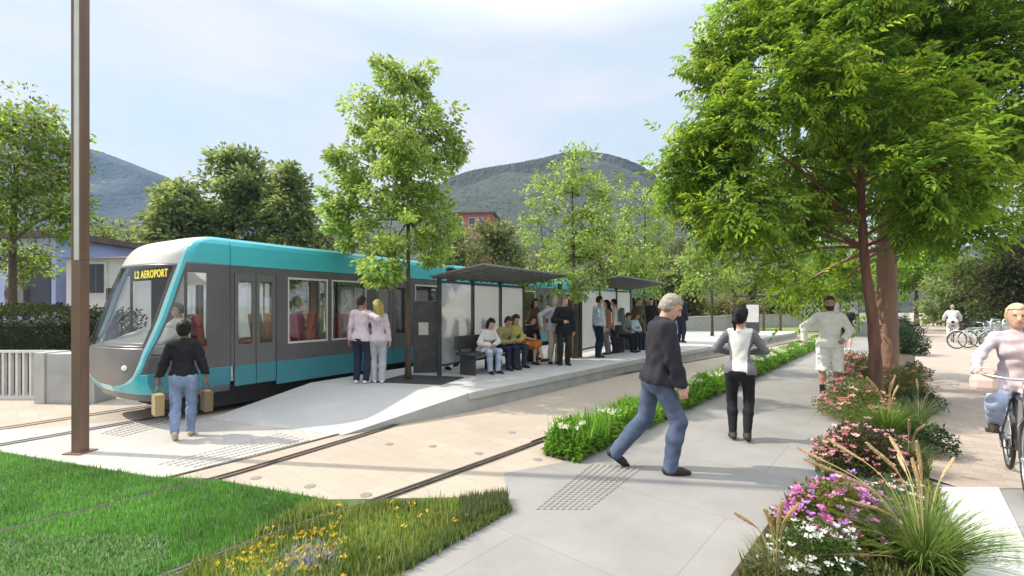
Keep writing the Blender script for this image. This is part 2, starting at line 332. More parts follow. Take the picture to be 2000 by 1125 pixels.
# ------------------------------------------------------------------ the tram
def build_tram():
    W, LT = 1.9, 36.0
    root = thing('tram', 'long teal and charcoal tram with raked glass front standing at the platform', 'tram', (TO[0], TO[1], 0), -TH)
    ZK = [.30, .45, .6, .8, 1.0, 1.2, 1.5, 1.8, 2.1, 2.3, 2.5, 2.65, 2.72, 2.76, 2.78]
    S0 = [.03, -.05, -.13, -.17, -.18, -.17, -.08, .0, .11, .19, .29, .42, .56, .72, .95]
    DD = [.2, .18, .18, .22, .3, .42, .46, .48, .45, .43, .36, .3, .28, .26, .16]
    WK = [.96, .98, 1, 1, 1, 1, 1, 1, 1, 1, 1, .985, .95, .9, .8]
    SE = 1.15
    def sm(z, K):                          # smooth interpolation
        zz = np.linspace(z - .06, z + .06, 5); return float(np.mean(np.interp(zz, ZK, K)))
    def hw(z): return W / 2 * float(np.interp(z, ZK, WK))
    def pt(u, z):                          # |u|<=1 front, 1<|u|<=2 the straight cab side
        s0, D = sm(z, S0), sm(z, DD); h = hw(z)
        a = min(abs(u), 1) * math.pi / 2; sg = 1 if u >= 0 else -1
        t = -W / 2 + sg * h * math.sin(a) ** .8; s = s0 + D * (1 - math.cos(a))
        if abs(u) > 1:
            q = abs(u) - 1
            if s < .79: s = s + (.80 - s) * min(q / .6, 1) + (SE - .80) * max(0, (q - .6) / .4)
            else: s = s + (SE - s) * q
        return (t, s, z)
    us = np.concatenate([np.linspace(-2, -1, 31)[:-1], np.linspace(-1, 1, 161), np.linspace(1, 2, 31)[1:]])
    zs = np.linspace(.36, 2.78, 150)
    V = np.array([[pt(u, z) for u in us] for z in zs]); nu, nz = len(us), len(zs)
    reg = {}
    for i in range(nz - 1):
        z = (zs[i] + zs[i + 1]) / 2
        for j in range(nu - 1):
            u = abs(us[j] + us[j + 1]) / 2; s = V[i, j, 1]
            lf_ = us[j] < 0; ui0 = .60 if lf_ else .72; ui = ui0
            if z < .95: ui = ui0 * math.sqrt(max(0, 1 - ((.95 - z) / .40) ** 2))
            uo = ui + .135 if z > .95 else max((ui0 + .135) * math.sqrt(max(0, 1 - ((.95 - z) / .50) ** 2)), ui)
            if u < ui:
                if z > 2.31: r = 'front_cap'
                elif z > 1.10:
                    e = .045
                    rc = (u > ui - e) or z < 1.135 or z > 2.28
                    r = 'windscreen_seal' if rc else 'windscreen'
                else: r = 'nose_panel'
            elif u < uo: r = 'pillar_band' if u - ui < (.12 if lf_ else .07) else 'shell'
            elif z < .455: r = 'skirt'
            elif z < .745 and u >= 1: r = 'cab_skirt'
            elif z > 2.34 or z < .745: r = 'shell'
            else:
                r = 'cab_side'
                zl = 1.0
                if zl < z < 2.2 and u > uo + .03 and u < 1.6: r = 'cab_window'
            reg.setdefault(r, []).append((i * nu + j, i * nu + j + 1, (i + 1) * nu + j + 1, (i + 1) * nu + j))
    mats = dict(front_cap=M['tramwhite'], windscreen=M['shield'], windscreen_seal=M['tramdark'], nose_panel=M['tramnose'], pillar_band=M['teal_lit'], shell=M['teal'], cab_skirt=M['teal_shade'], skirt=M['tramdark'], cab_side=M['tramdark'], cab_window=M['tramglass'])
    VV = V.reshape(-1, 3)
    for r, fs in list(reg.items()):
        if r in ('cab_side', 'cab_window', 'cab_skirt'):
            fs = np.array(fs); tt = VV[fs].mean(1)[:, 0]; reg[r] = fs[tt > -W / 2]; reg[r + '.001'] = fs[tt <= -W / 2]
    for r, fs in reg.items():
        rn = r; r = r.split('.')[0]; fs = np.array(fs); idx, inv = np.unique(fs, return_inverse=True)
        o = npmesh(r, VV[idx], inv.reshape(fs.shape), mats[r], root)
        if r not in ('windscreen', 'cab_window'):
            sf = o.modifiers.new('thick', 'SOLIDIFY'); sf.thickness = .025; sf.offset = -1
    for f, t in ((1, -.012), (-1, -W + .012)):
        MB().box(t - .012, t + .012, .50, .535, .98, 2.2).build('cab_mullion', M['tramdark'], root)
    # roof of the straight body, section extruded
    prof = [(hw(z), z) for z in (2.34, 2.45, 2.5, 2.6, 2.65, 2.69, 2.72, 2.745, 2.76, 2.77, 2.78)]
    sec = [(-W / 2 + x, z) for x, z in prof] + [(-W / 2, 2.80)] + [(-W / 2 - x, z) for x, z in reversed(prof)]
    def extr(name, sec, s0, s1, m, closed=True, smooth=True):
        n = len(sec); b = MB(); b.add([(t, s0, z) for t, z in sec] + [(t, s1, z) for t, z in sec],
              [(i, (i + 1) % n, n + (i + 1) % n, n + i) for i in range(n if closed else n - 1)] + [tuple(range(n - 1, -1, -1)), tuple(range(n, 2 * n))])
        return b.build(name, m, root, smooth)
    arts = [6.45 + 6.5 * k for k in range(5)]
    cuts = [SE - .01] + [x for a in arts for x in (a, a + .42)] + [LT]
    for k in range(0, len(cuts), 2): extr('roof', sec, cuts[k], cuts[k + 1], M['teal'], smooth=False)
    for a in arts:
        b = MB()
        for q in range(6):
            ss = a + .42 * q / 6
            b.box(-W + .06 - .02 * (q % 2), -.06 + .02 * (q % 2), ss, ss + .07, .40, 2.70 - .02 * (q % 2))
        bl = b.build('bellows', M['rubber'], root)
    # floor, under frame, ceiling
    MB().box(-W + .05, -.05, SE - .4, LT, .50, .56).build('floor', M['concrete_lt'], root)
    MB().box(-W + .2, -.2, .55, LT, .10, .44).build('underframe', M['rubber'], root)
    MB().box(-W + .05, -.05, SE, LT, 2.30, 2.335).build('ceiling', M['interior'], root)
    # openings
    op = [(1.2, 1.90, 'd'), (2.11, 2.92, 'w'), (3.01, 3.85, 'w'), (4.1, 5.1, 'd'), (5.3, 6.3, 'w')]
    for k in range(1, 5):
        o = 6.5 * k + .5
        op += [(o + .1, o + 1.0, 'w'), (o + 1.15, o + 2.15, 'd'), (o + 2.3, o + 3.2, 'w'), (o + 3.3, o + 4.2, 'w'), (o + 4.4, o + 5.4, 'd')] if k % 2 else \
              [(o + .1, o + 1.0, 'w'), (o + 1.1, o + 2.0, 'w'), (o + 2.2, o + 3.2, 'd'), (o + 3.4, o + 4.3, 'w'), (o + 4.4, o + 5.3, 'w')]
    op += [(33.2, 34.2, 'w'), (34.4, 35.3, 'd')]
    for side in (0, 1):
        t0, t1 = (-.045, 0.0) if side == 0 else (-W, -W + .045)
        f = 1 if side == 0 else -1
        wall, low = MB(), MB()
        edges = [SE]
        for s0, s1, k in op:
            wall.box(t0, t1, edges[-1], s0, .745, 2.335)
            if k == 'w':
                wall.box(t0, t1, s0, s1, .745, 1.03); wall.box(t0, t1, s0, s1, 2.20, 2.335)
            else: wall.box(t0, t1, s0, s1, 2.22, 2.335)
            edges.append(s1)
        wall.box(t0, t1, edges[-1], LT, .745, 2.335)
        wall.build('side_wall', M['tramdark'], root)
        ta, tb = (t0 - .012, t0 - .001) if side == 0 else (t1 + .001, t1 + .012); e0 = SE
        for s0, s1, k in op + [(LT, LT, 'd')]:
            MB().box(ta, tb, e0, s0, .57, 2.29).build('wall_lining', M['interior'], root)
            if k == 'w': MB().box(ta, tb, s0 + .001, s1 - .001, .57, 1.02).build('wall_lining', M['interior'], root)
            e0 = s1
        # lower teal panels, each with a joint
        st = [SE] + [x for s0, s1, k in op if k == 'd' for x in (s0, s1)] + [LT]
        for q in range(0, len(st), 2):
            if st[q + 1] - st[q] > .1:
                x0, x1 = st[q] + .006, st[q + 1] - .006
                MB().box(t0 + (0 if side else .0) - (.004 if side else 0), t1 + (.006 if side == 0 else 0), x0, x1, .35, .742).build('side_panel', M['teal_shade'], root, bevel=.008)
        for s0, s1, k in op:
            if side == 1 and s0 > 20: continue
            tc = (t0 + t1) / 2
            if k == 'w':
                w = MB().box(tc - .006, tc + .006, s0, s1, 1.03, 2.20).build('window', M['tramglass'], root)
                fr = MB(); e = .024; ta, tb = (t1 - .012, t1 + .008) if side == 0 else (t0 - .008, t0 + .012)
                fr.box(ta, tb, s0, s1, 2.165, 2.20); fr.box(ta, tb, s0, s1, 1.03, 1.065); fr.box(ta, tb, s0, s0 + e, 1.065, 2.165); fr.box(ta, tb, s1 - e, s1, 1.065, 2.165)
                fr.build('window_frame', M['tramwhite'], w)
            else:
                mid = (s0 + s1) / 2
                for a, c in ((s0 + .012, mid - .006), (mid + .006, s1 - .012)):
                    d = MB(); e = .055 if s1 - s0 < .8 else .09; ta, tb = t0 + .008, t1 - .004
                    d.box(ta, tb, a, c, .42, 1.08); d.box(ta, tb, a, c, 2.10, 2.215); d.box(ta, tb, a, a + e, 1.08, 2.10); d.box(ta, tb, c - e, c, 1.08, 2.10)
                    dd = d.build('door', M['tramdoor'], root)
                    if side == 0: MB().box(t1 - .003, t1 + .004, a, c, .42, .742).build('door_panel', M['teal_shade'], dd)
                    MB().box(tc - .006, tc + .006, a + e, c - e, 1.08, 2.10).build('door_glass', M['tramglass'], dd)
    # seats
    for k, s in enumerate([1.55, 2.45, 2.62, 3.35, 3.55, 5.5, 5.95, 7.3, 7.8, 9.5, 10.0, 10.9, 11.3]):
        for t in (-.38, -1.5):
            b = MB(); x0, x1 = t - .2, t + .2; fw = 1 if k % 2 else -1
            b.box(x0, x1, s - .2, s + .2, .92, 1.0); b.box(x0 + .15, x1 - .15, s - .1, s + .1, .56, .92)
            q = len(b.v); b.box(x0, x1, -.04, .04, 0, .55); M4 = Matrix.Translation((0, s + .18 * fw, 1.0)) @ Matrix.Rotation(R(-8 * fw), 4, 'X'); b.xf(M4, q)
            b.build('seat', M['red'], root, bevel=.03)
    for s in (1.3, 2.0, 3.95, 5.2, 8.3, 9.45):
        b = MB(); b.tube([(-.55, s, .56), (-.55, s, 2.3)], .016); b.build('grab_pole', M['steel'], root, True)
    # cab: dashboard, partition, destination sign, wipers, lamps
    b = MB(); n = 24
    pts = [(pt(u, 1.12)[0] * .97 - W * .015, pt(u, 1.12)[1] + .06) for u in np.linspace(-.95, .95, n)]
    b.poly([(p[0], p[1]) for p in pts] + [(-.08, .60), (-W + .08, .60)], 1.0, 1.13); b.box(-W + .3, -.3, .3, .62, .56, 1.0); b.poly([(p[0] * .82 - W * .09, p[1] * .8 + .10) for p in pts] + [(-.22, .66), (-W + .22, .66)], 1.128, [1.16] * n + [1.36, 1.36])
    b.build('dashboard', M['tramwhite'], root, bevel=.02)
    b = MB(); b.box(-W + .05, -1.45, 1.12, 1.15, .56, 2.3); b.box(-.55, -.05, 1.12, 1.15, .56, 1.2); b.box(-1.45, -.55, 1.12, 1.15, 2.05, 2.3); b.box(-.12, -.05, 1.12, 1.15, 1.2, 2.3)
    b.build('cab_partition', M['interior'], root)
    sg = MB().box(-1.62, -.28, .44, .50, 2.10, 2.285).build('destination_sign', M['rubber'], root)
    cu = bpy.data.curves.new('sign_text', 'FONT'); cu.body = 'L2 AEROPORT'; cu.size = .165; cu.align_x = 'CENTER'; cu.extrude = .002; cu.space_character = 1.12; cu.offset = .003
    to = bpy.data.objects.new('tmp', cu); COL.objects.link(to)
    me = bpy.data.meshes.new_from_object(to.evaluated_get(bpy.context.evaluated_depsgraph_get())); bpy.data.objects.remove(to)
    me.materials.clear(); me.materials.append(M['amber'])
    tx = link('sign_lettering', me, sg); tx.location = (-.95, .434, 2.138); tx.rotation_euler = (R(90), 0, 0)
    for u in (-.46, .46):
        p = pt(u, .84); q = pt(u, .86)
        nrm = Vector((math.sin(u * 1.2), -math.cos(u * 1.2), 0))
        P = Vector(p); b = MB(); b.tube([P - nrm * .03, P + nrm * .012], .05, 16); h = b.build('headlight', M['greymetal'], root, False)
        b = MB(); b.tube([P + nrm * .008, P + nrm * .02, P + nrm * .026], [.04, .036, .015], 16); b.build('lamp_lens', M['lampwhite'], h, True)
    for u0, u1, z1 in ((-.2, .28, 1.55), (-.3, -.55, 1.55)):
        P0, P1 = Vector(pt(u0, 1.12)), Vector(pt(u1, z1)); b = MB(); b.tube([P0 + Vector((0, -.02, 0)), P1 + Vector((0, -.025, 0))], .008, 6); b.build('wiper', M['rubber'], root)
    for f in (1, -1):
        P = Vector(pt(.80 * f, 1.98)); Q = P + Vector((.16 * f, -.12, -.02)); b = MB(); b.tube([P, Q], .012, 6); b.box(Q.x - .05, Q.x + .05, Q.y - .03, Q.y + .03, Q.z - .17, Q.z + .03)
        if f < 0: b.build('wing_mirror', M['rubber'], root, bevel=.01)
    return root
tram = build_tram()

# ------------------------------------------------------------------ bodies: smooth unions of tapered limbs, turned into one surface
class Field:
    def __init__(s, lo, hi, h):
        s.h = h; s.lo = np.array(lo, np.float32); s.n = np.maximum(4, np.ceil((np.array(hi) - s.lo) / h).astype(int) + 1)
        s.f = np.full(s.n, .3, np.float32)
        s.ax = [s.lo[i] + h * np.arange(s.n[i], dtype=np.float32) for i in range(3)]
    def _blk(s, lo, hi):
        i0 = np.clip(np.floor((np.array(lo) - s.lo) / s.h).astype(int), 0, s.n); i1 = np.clip(np.ceil((np.array(hi) - s.lo) / s.h).astype(int) + 1, 0, s.n)
        sl = tuple(slice(a, b) for a, b in zip(i0, i1))
        return sl, s.ax[0][sl[0]][:, None, None], s.ax[1][sl[1]][None, :, None], s.ax[2][sl[2]][None, None, :]
    def _mix(s, sl, d, k):
        if d.size == 0: return
        a = s.f[sl]
        if k > 0:
            h = np.maximum(k - np.abs(a - d), 0) / k; s.f[sl] = np.minimum(a, d) - h * h * k * .25
        else: s.f[sl] = np.minimum(a, d)
    def cone(s, a, b, ra, rb, k=.02):
        a = np.array(a, np.float32); b = np.array(b, np.float32); m = max(ra, rb) + k + 3 * s.h
        sl, X, Y, Z = s._blk(np.minimum(a, b) - m, np.maximum(a, b) + m); v = b - a; L2 = max(float(v @ v), 1e-9)
        t = np.clip(((X - a[0]) * v[0] + (Y - a[1]) * v[1] + (Z - a[2]) * v[2]) / L2, 0, 1)
        d = np.sqrt((X - a[0] - t * v[0]) ** 2 + (Y - a[1] - t * v[1]) ** 2 + (Z - a[2] - t * v[2]) ** 2) - (ra + (rb - ra) * t)
        s._mix(sl, d, k)
    def ell(s, c, r, Mx=None, off=0.0, k=.03):          # Mx rows: local axes
        c = np.array(c, np.float32); r = np.array(r, np.float32) + off; m = float(r.max()) + k + 3 * s.h
        sl, X, Y, Z = s._blk(c - m, c + m); X, Y, Z = X - c[0], Y - c[1], Z - c[2]
        if Mx is not None: X, Y, Z = [Mx[i][0] * X + Mx[i][1] * Y + Mx[i][2] * Z for i in range(3)]
        k0 = np.sqrt((X / r[0]) ** 2 + (Y / r[1]) ** 2 + (Z / r[2]) ** 2); k1 = np.sqrt((X / r[0] ** 2) ** 2 + (Y / r[1] ** 2) ** 2 + (Z / r[2] ** 2) ** 2) + 1e-6
        s._mix(sl, k0 * (k0 - 1) / k1, k)
    def keep(s, p, n):                                   # keep the side with (x-p).n < 0
        d = (s.ax[0][:, None, None] - p[0]) * n[0] + (s.ax[1][None, :, None] - p[1]) * n[1] + (s.ax[2][None, None, :] - p[2]) * n[2]
        s.f = np.maximum(s.f, d)
    def wrinkle(s, amp, sc, seed, dirs=4):
        r = np.random.default_rng(seed)
        for _ in range(dirs):
            k = r.normal(size=3); k /= np.linalg.norm(k); k *= sc * r.uniform(.6, 1.5)
            ph = r.uniform(0, 6.28); k2 = r.normal(size=3) * sc * .3
            A = s.ax[0][:, None, None] * k[0] + s.ax[1][None, :, None] * k[1] + s.ax[2][None, None, :] * k[2]
            Bq = s.ax[0][:, None, None] * k2[0] + s.ax[1][None, :, None] * k2[1] + s.ax[2][None, None, :] * k2[2]
            s.f += (amp * np.sin(A + 1.6 * np.sin(Bq + ph) + ph)).astype(np.float32)
    def mesh(s):
        f = s.f; f[0], f[-1], f[:, 0], f[:, -1], f[:, :, 0], f[:, :, -1] = .1, .1, .1, .1, .1, .1
        ins = f < 0
        c = [ins[dx:s.n[0] - 1 + dx, dy:s.n[1] - 1 + dy, dz:s.n[2] - 1 + dz] for dx in (0, 1) for dy in (0, 1) for dz in (0, 1)]
        cnt = sum(x.astype(np.int8) for x in c); act = (cnt > 0) & (cnt < 8)
        I = np.argwhere(act); idx = np.full(act.shape, -1, np.int32); idx[act] = np.arange(len(I))
        P = np.zeros((len(I), 3)); Wt = np.zeros(len(I))
        co = [(dx, dy, dz) for dx in (0, 1) for dy in (0, 1) for dz in (0, 1)]
        vals = {q: f[I[:, 0] + q[0], I[:, 1] + q[1], I[:, 2] + q[2]] for q in co}
        for q in co:
            for a in range(3):
                if q[a] == 0:
                    q2 = list(q); q2[a] = 1; q2 = tuple(q2); A, Bv = vals[q], vals[q2]; m = (A < 0) != (Bv < 0)
                    t = np.where(m, A / np.where(np.abs(A - Bv) < 1e-12, 1, A - Bv), 0)
                    p = np.array(q, float)[None, :].repeat(len(I), 0); p[:, a] += t; P[m] += p[m]; Wt[m] += 1
        V = s.lo + s.h * (I + P / np.maximum(Wt, 1)[:, None])
        F = []
        for a in range(3):
            b, c2 = (a + 1) % 3, (a + 2) % 3
            sA = [slice(None)] * 3; sB = [slice(None)] * 3; sA[a] = slice(0, -1); sB[a] = slice(1, None)
            A, Bv = ins[tuple(sA)], ins[tuple(sB)]; E = np.argwhere(A != Bv)
            E = E[(E[:, b] > 0) & (E[:, c2] > 0) & (E[:, b] < s.n[b] - 1) & (E[:, c2] < s.n[c2] - 1)]
            if not len(E): continue
            fl = A[E[:, 0], E[:, 1], E[:, 2]]
            def id_(db, dc): q = E.copy(); q[:, b] -= db; q[:, c2] -= dc; return idx[q[:, 0], q[:, 1], q[:, 2]]
            Q = np.stack([id_(1, 1), id_(0, 1), id_(0, 0), id_(1, 0)], 1); Q[~fl] = Q[~fl][:, ::-1]; F.append(Q)
        return V, np.concatenate(F) if F else np.zeros((0, 4), int)

def rotm(pitch, yaw, roll=0):             # columns: forward, left, up of a frame; pitch > 0 looks down
    m = Matrix.Rotation(R(yaw), 3, 'Z') @ Matrix.Rotation(R(pitch), 3, 'Y') @ Matrix.Rotation(R(roll), 3, 'X')
    return np.array(m)
def ik(a, c, l1, l2, hint):
    a, c = np.array(a, float), np.array(c, float); v = c - a; D = np.linalg.norm(v)
    if D > (l1 + l2) * .999: c = a + v / D * (l1 + l2) * .999; v = c - a; D = np.linalg.norm(v)
    u = v / D; x = (l1 * l1 - l2 * l2 + D * D) / (2 * D); h = math.sqrt(max(0, l1 * l1 - x * x)); hh = np.array(hint, float); hh -= u * (hh @ u); hh /= np.linalg.norm(hh) + 1e-9
    return a + u * x + hh * h, c
SK = {}
def skin(name, col):
    if name not in SK: SK[name] = mat('skin_' + name, col, .55, var=.06, vscale=20)
    return SK[name]
CL = {}
def cloth(col, var=.06, rough=.85, vs=14):
    k = tuple(col) + (var,)
    if k not in CL: CL[k] = mat('cloth', col, rough, var=var, vscale=vs, bump=.35, bscale=120, spec=.2)
    return CL[k]
def denim(col):
    k = ('d',) + tuple(col)
    if k not in CL: CL[k] = mat('denim', col, .9, col2=tuple(min(1, c * 1.7 + .02) for c in col), vscale=6, bump=.4, bscale=150, spec=.15)
    return CL[k]
EYE = mat('eye', (.02, .015, .012), .2); LIP = mat('lip', (.48, .20, .17), .5)

def person(label, loc, yaw, height, pose, outfit, h=.012, group=None):
    """forward +x, left +y. pose: hip, lean, head(pitch,yaw), foot_l/foot_r (ankle x,y,z,pitch[,yaw]), hand_l/hand_r wrist, elbow hints."""
    sc = height / 1.75
    P = dict(hip=(0, 0, .93), lean=3, turn=0, head=(5, 0), foot_l=(0, .09, .08, 0), foot_r=(0, -.09, .08, 0), hand_l=(.03, .27, .80), hand_r=(.03, -.27, .80), eh_l=(-1, .5, 0), eh_r=(-1, -.5, 0), kh=(1, 0, 0), curl=.5, fwd_l=None, fwd_r=None)
    P.update(pose); O = dict(fem=False, skin=('fair', (.55, .33, .24)), hair=((.03, .02, .015), 'short'), shoe=(.03, .03, .03)); O.update(outfit)
    fem = O['fem']; sw = .140 if fem else .166; root = thing('person', label, 'person', loc, R(yaw), group); root.scale = (sc, sc, sc)
    hip = np.array(P['hip'], float); T = rotm(P['lean'], P['turn']); fw, lf, up = T[:, 0], T[:, 1], T[:, 2]
    nb = hip + up * .53; hm = rotm(P['head'][0] + P['lean'] * .3, P['head'][1]); hc = nb + up * .05 + hm[:, 2] * .125 + hm[:, 0] * .015
    sh = {1: hip + up * .475 + lf * sw, -1: hip + up * .475 - lf * sw}
    hj = {1: hip + np.array([0, .092, -.01]), -1: hip + np.array([0, -.092, -.01])}
    leg, arm = {}, {}
    for sg, sd_ in ((1, 'l'), (-1, 'r')):
        ft = P['foot_' + sd_]; kh = P.get('kh_' + sd_, P['kh']); kn, an = ik(hj[sg], ft[:3], .43, .425, np.array(kh) + np.array([0, .12 * sg, 0])); fy = ft[4] if len(ft) > 4 else 8 * sg
        leg[sg] = (kn, an, rotm(ft[3], fy))
        el, wr = ik(sh[sg], P['hand_' + sd_], .285, .25, P['eh_' + sd_]); arm[sg] = (el, wr)
    allp = [hc + .2, hc - .2] + [q for sg in (1, -1) for q in (leg[sg][0], leg[sg][1], arm[sg][0], arm[sg][1], sh[sg], hj[sg])] + [hip]
    lo, hi = np.min(allp, 0) - .24, np.max(allp, 0) + .24; lo[2] = min(lo[2], -.02)
    TT = T.T
    def torso(F, o, k=.05):
        F.ell(hip + up * .01, (.105, .158 if fem else .15, .12), TT, o, k)
        F.ell(hip + up * .17, (.088, .112 if fem else .132, .17), TT, o, k)
        F.ell(hip + up * .36 + fw * .005, (.10, .130 if fem else .152, .17), TT, o, k)
        F.cone(hip + up * .465 - lf * (sw - .03), hip + up * .465 + lf * (sw - .03), .058 + o, .058 + o, k)
        if fem:
            for s_ in (1, -1): F.ell(hip + up * .34 + fw * .07 + lf * .07 * s_, (.045, .062, .055), TT, o * .6, .05)
    def legs(F, o, top=1., k=.025, cut=None, wide=0.0):
        for sg in (1, -1):
            kn, an, fm = leg[sg]
            F.cone(hj[sg] + (kn - hj[sg]) * .02, kn, .083 + o, .056 + o + wide * .5, k)
            if cut != 'knee':
                m = kn + (an - kn) * .35 - (fm[:, 0] if abs(fm[2, 0]) < .9 else fw) * .012
                F.cone(kn, m, .055 + o + wide * .5, .055 + o + wide * .6, k); F.cone(m, an + (kn - an) * (.06 if cut is None else cut), .055 + o + wide * .6, .038 + o + wide, k)
        F.ell(hip - up * .03 - fw * .025, (.10, .15, .105), TT, o, .05)
    def hand(F, sg, k=.012):
        el, wr = arm[sg]; f = (wr - el) / np.linalg.norm(wr - el)
        ff = P['fwd_' + ('l' if sg > 0 else 'r')]; f2 = f if ff is None else np.array(ff) / np.linalg.norm(ff)
        inn = -lf * sg; inn = inn - f2 * (inn @ f2); inn /= np.linalg.norm(inn) + 1e-9        # palm faces the body
        th = np.cross(f2, inn) * (1 if sg > 0 else -1); th *= np.sign(th @ fw) if abs(th @ fw) > .2 else 1
        pc = wr + f2 * .05; F.ell(pc, (.055, .042, .021), np.array([f2, th, inn]), 0, .015); cu = P['curl']
        for i, (o_, ln) in enumerate([(.031, .07), (.011, .08), (-.010, .075), (-.030, .06)]):
            a = pc + f2 * .04 + th * o_; d1 = f2 * math.cos(cu) + inn * math.sin(cu); d2 = f2 * math.cos(cu * 2.3) + inn * math.sin(cu * 2.3)
            m = a + d1 * ln * .5; F.cone(a, m, .0098, .009, .006); F.cone(m, m + d2 * ln * .5, .009, .0075, .004)
        a = wr + f2 * .025 + th * .03; m = a + (f2 * .6 + th * .7 + inn * .3) * .035; F.cone(a, m, .012, .0105, .012); F.cone(m, m + (f2 * .9 + inn * .4) * .03, .0105, .009, .004)
    # body, one surface
    F = Field(lo, hi, h)
    torso(F, -.004); legs(F, -.004)
    F.cone(nb - up * .04, hc - hm[:, 2] * .06 - hm[:, 0] * .01, .055 if not fem else .047, .05 if not fem else .043, .03)
    Hm = hm.T
    def hp(x, y, z): return hc + hm @ np.array([x, y, z])
    F.ell(hp(-.008, 0, .022), (.094, .074, .092), Hm, 0, .02); F.ell(hp(.022, 0, -.045), (.068, .058, .075), Hm, 0, .03); F.ell(hp(.055, 0, -.092), (.03, .03, .022), Hm, 0, .03)
    F.cone(hp(.085, 0, .012), hp(.108, 0, -.03), .010, .017, .014); F.ell(hp(.082, 0, -.065), (.014, .026, .011), Hm, 0, .012); F.cone(hp(.078, -.032, .03), hp(.078, .032, .03), .009 if fem else .013, .009 if fem else .013, .02)
    for s_ in (1, -1): F.ell(hp(-.008, .073 * s_, -.008), (.017, .010, .032), Hm, 0, .008)
    for sg in (1, -1):
        el, wr = arm[sg]; F.cone(sh[sg], el, .044, .037, .02); F.cone(el, wr, .037, .025, .02); hand(F, sg)
        kn, an, fm = leg[sg]; F.cone(an, an + fm @ np.array([.1, 0, -.05]), .036, .028, .02)
    V, Q = F.mesh(); fc = V[Q].mean(1); lc = (fc - hc) @ hm
    mi = np.zeros(len(Q), int)
    for s_ in (1, -1): mi[(np.abs(lc[:, 1] - .031 * s_) < .013) & (np.abs(lc[:, 2] - .008) < .006) & (lc[:, 0] > .05)] = 1
    mi[(np.abs(lc[:, 1]) < .028) & (np.abs(lc[:, 2] + .064 - 2.5 * lc[:, 1] ** 2) < .007) & (lc[:, 0] > .075)] = 2
    npmesh('body', V, Q, [skin(*O['skin']), EYE, LIP], root, midx=mi)
    def emitf(name, F, m, wr=.0, seed=0, midx=None):
        V, Q = F.mesh()
        if len(Q): return npmesh(name, V, Q, m, root, midx=midx(V[Q].mean(1)) if midx else None)
    hh = h * (1.0 if h < .014 else 1.0)
    # trousers / shorts / skirt
    bt = O.get('bottom')
    if bt:
        F = Field(lo, hi, hh); o = bt.get('loose', .012); kd = bt['kind']
        F.ell(hip + up * .01, (.105, .158 if fem else .15, .12), TT, o, .05)
        if kd == 'skirt':
            for sg in (1, -1): F.cone(hj[sg], hj[sg] + (leg[sg][0] - hj[sg]) * 1.0, .10 + o, .085 + o, .08)
        elif kd == 'shorts':
            legs(F, o, cut='knee', wide=.03)
        else: legs(F, o, cut=bt.get('ankle', .0), wide=bt.get('wide', .01))
        if hip[2] > .7: F.keep(hip + up * (min(.11, O['top'].get('hem', -.02) + .05) if hip[2] > .7 and abs(P['lean']) < 9.5 and kd != 'skirt' else .13), up)
        if kd == 'shorts':
            kz = min(leg[1][0][2], leg[-1][0][2]); F.keep((0, 0, kz + bt.get('up', .03)), (0, 0, -1))
        F.wrinkle(bt.get('fold', .0015), 60, 5 + len(label)); emitf({'skirt': 'skirt', 'shorts': 'shorts'}.get(kd, 'trousers'), F, bt['mat'])
    tp = O.get('top')
    if tp:
        F = Field(lo, hi, hh); o = tp.get('loose', .014)
        torso(F, o)
        hem = tp.get('hem', -.02)
        if hem < -.02:
            F.ell(hip - up * .06, (.105, .158, .14), TT, o + .006, .05)
            for sg in (1, -1): F.cone(hj[sg], hj[sg] + (leg[sg][0] - hj[sg]) * .5, .088 + o, .085 + o, .05)
        F.cone(nb - up * .055, nb + up * tp.get('collar', .0), .085 + o * .3, .062 + o * .2, .03)
        for sg in (1, -1):
            el, wr = arm[sg]
            F.cone(sh[sg], el if tp.get('sleeve', 'long') == 'long' else sh[sg] + (el - sh[sg]) * .55, .047 + o, .040 + o + (.008 if tp.get('sleeve') == 'short' else 0), .025)
            if tp.get('sleeve', 'long') == 'long': F.cone(el, wr + (el - wr) * .06, .040 + o, .029 + o, .02)
        F.keep(hip + up * hem, -up); F.keep(nb + up * (.012 + tp.get('collar', .0)) , up * .92 - fw * .38 if not tp.get('collar') else up)
        F.wrinkle(tp.get('fold', .0028), 42, 3 + len(label))
        mids = tp.get('zone')
        emitf(tp.get('name', 'shirt'), F, tp['mat'], midx=(lambda c: mids((c - hip) @ T)) if mids else None)
    # shoes
    F = Field(lo, hi, min(hh, .011))
    for sg in (1, -1):
        kn, an, fm = leg[sg]; f3 = lambda x, y, z: an + fm @ np.array([x, y, z])
        F.cone(f3(-.045, 0, -.042), f3(.11, 0, -.048), .036, .036, .02); F.cone(f3(.09, 0, -.05), f3(.17, 0, -.056), .036, .022, .02); F.cone(f3(0, 0, -.02), f3(.06, 0, -.04), .046, .036, .02)
        if O.get('boot'): F.cone(f3(0, 0, -.02), an + (kn - an) * .2, .048, .05, .02)
    emitf('shoes', F, cloth(O['shoe'], .1, .5) if not isinstance(O['shoe'], bpy.types.Material) else O['shoe'])
    if O.get('sock'):
        F = Field(lo, hi, hh)
        for sg in (1, -1): kn, an, fm = leg[sg]; F.cone(an, an + (kn - an) * .3, .044, .05, .01)
        emitf('sock', F, cloth(O['sock'], .05))
    # hair
    hcol, style = O['hair']
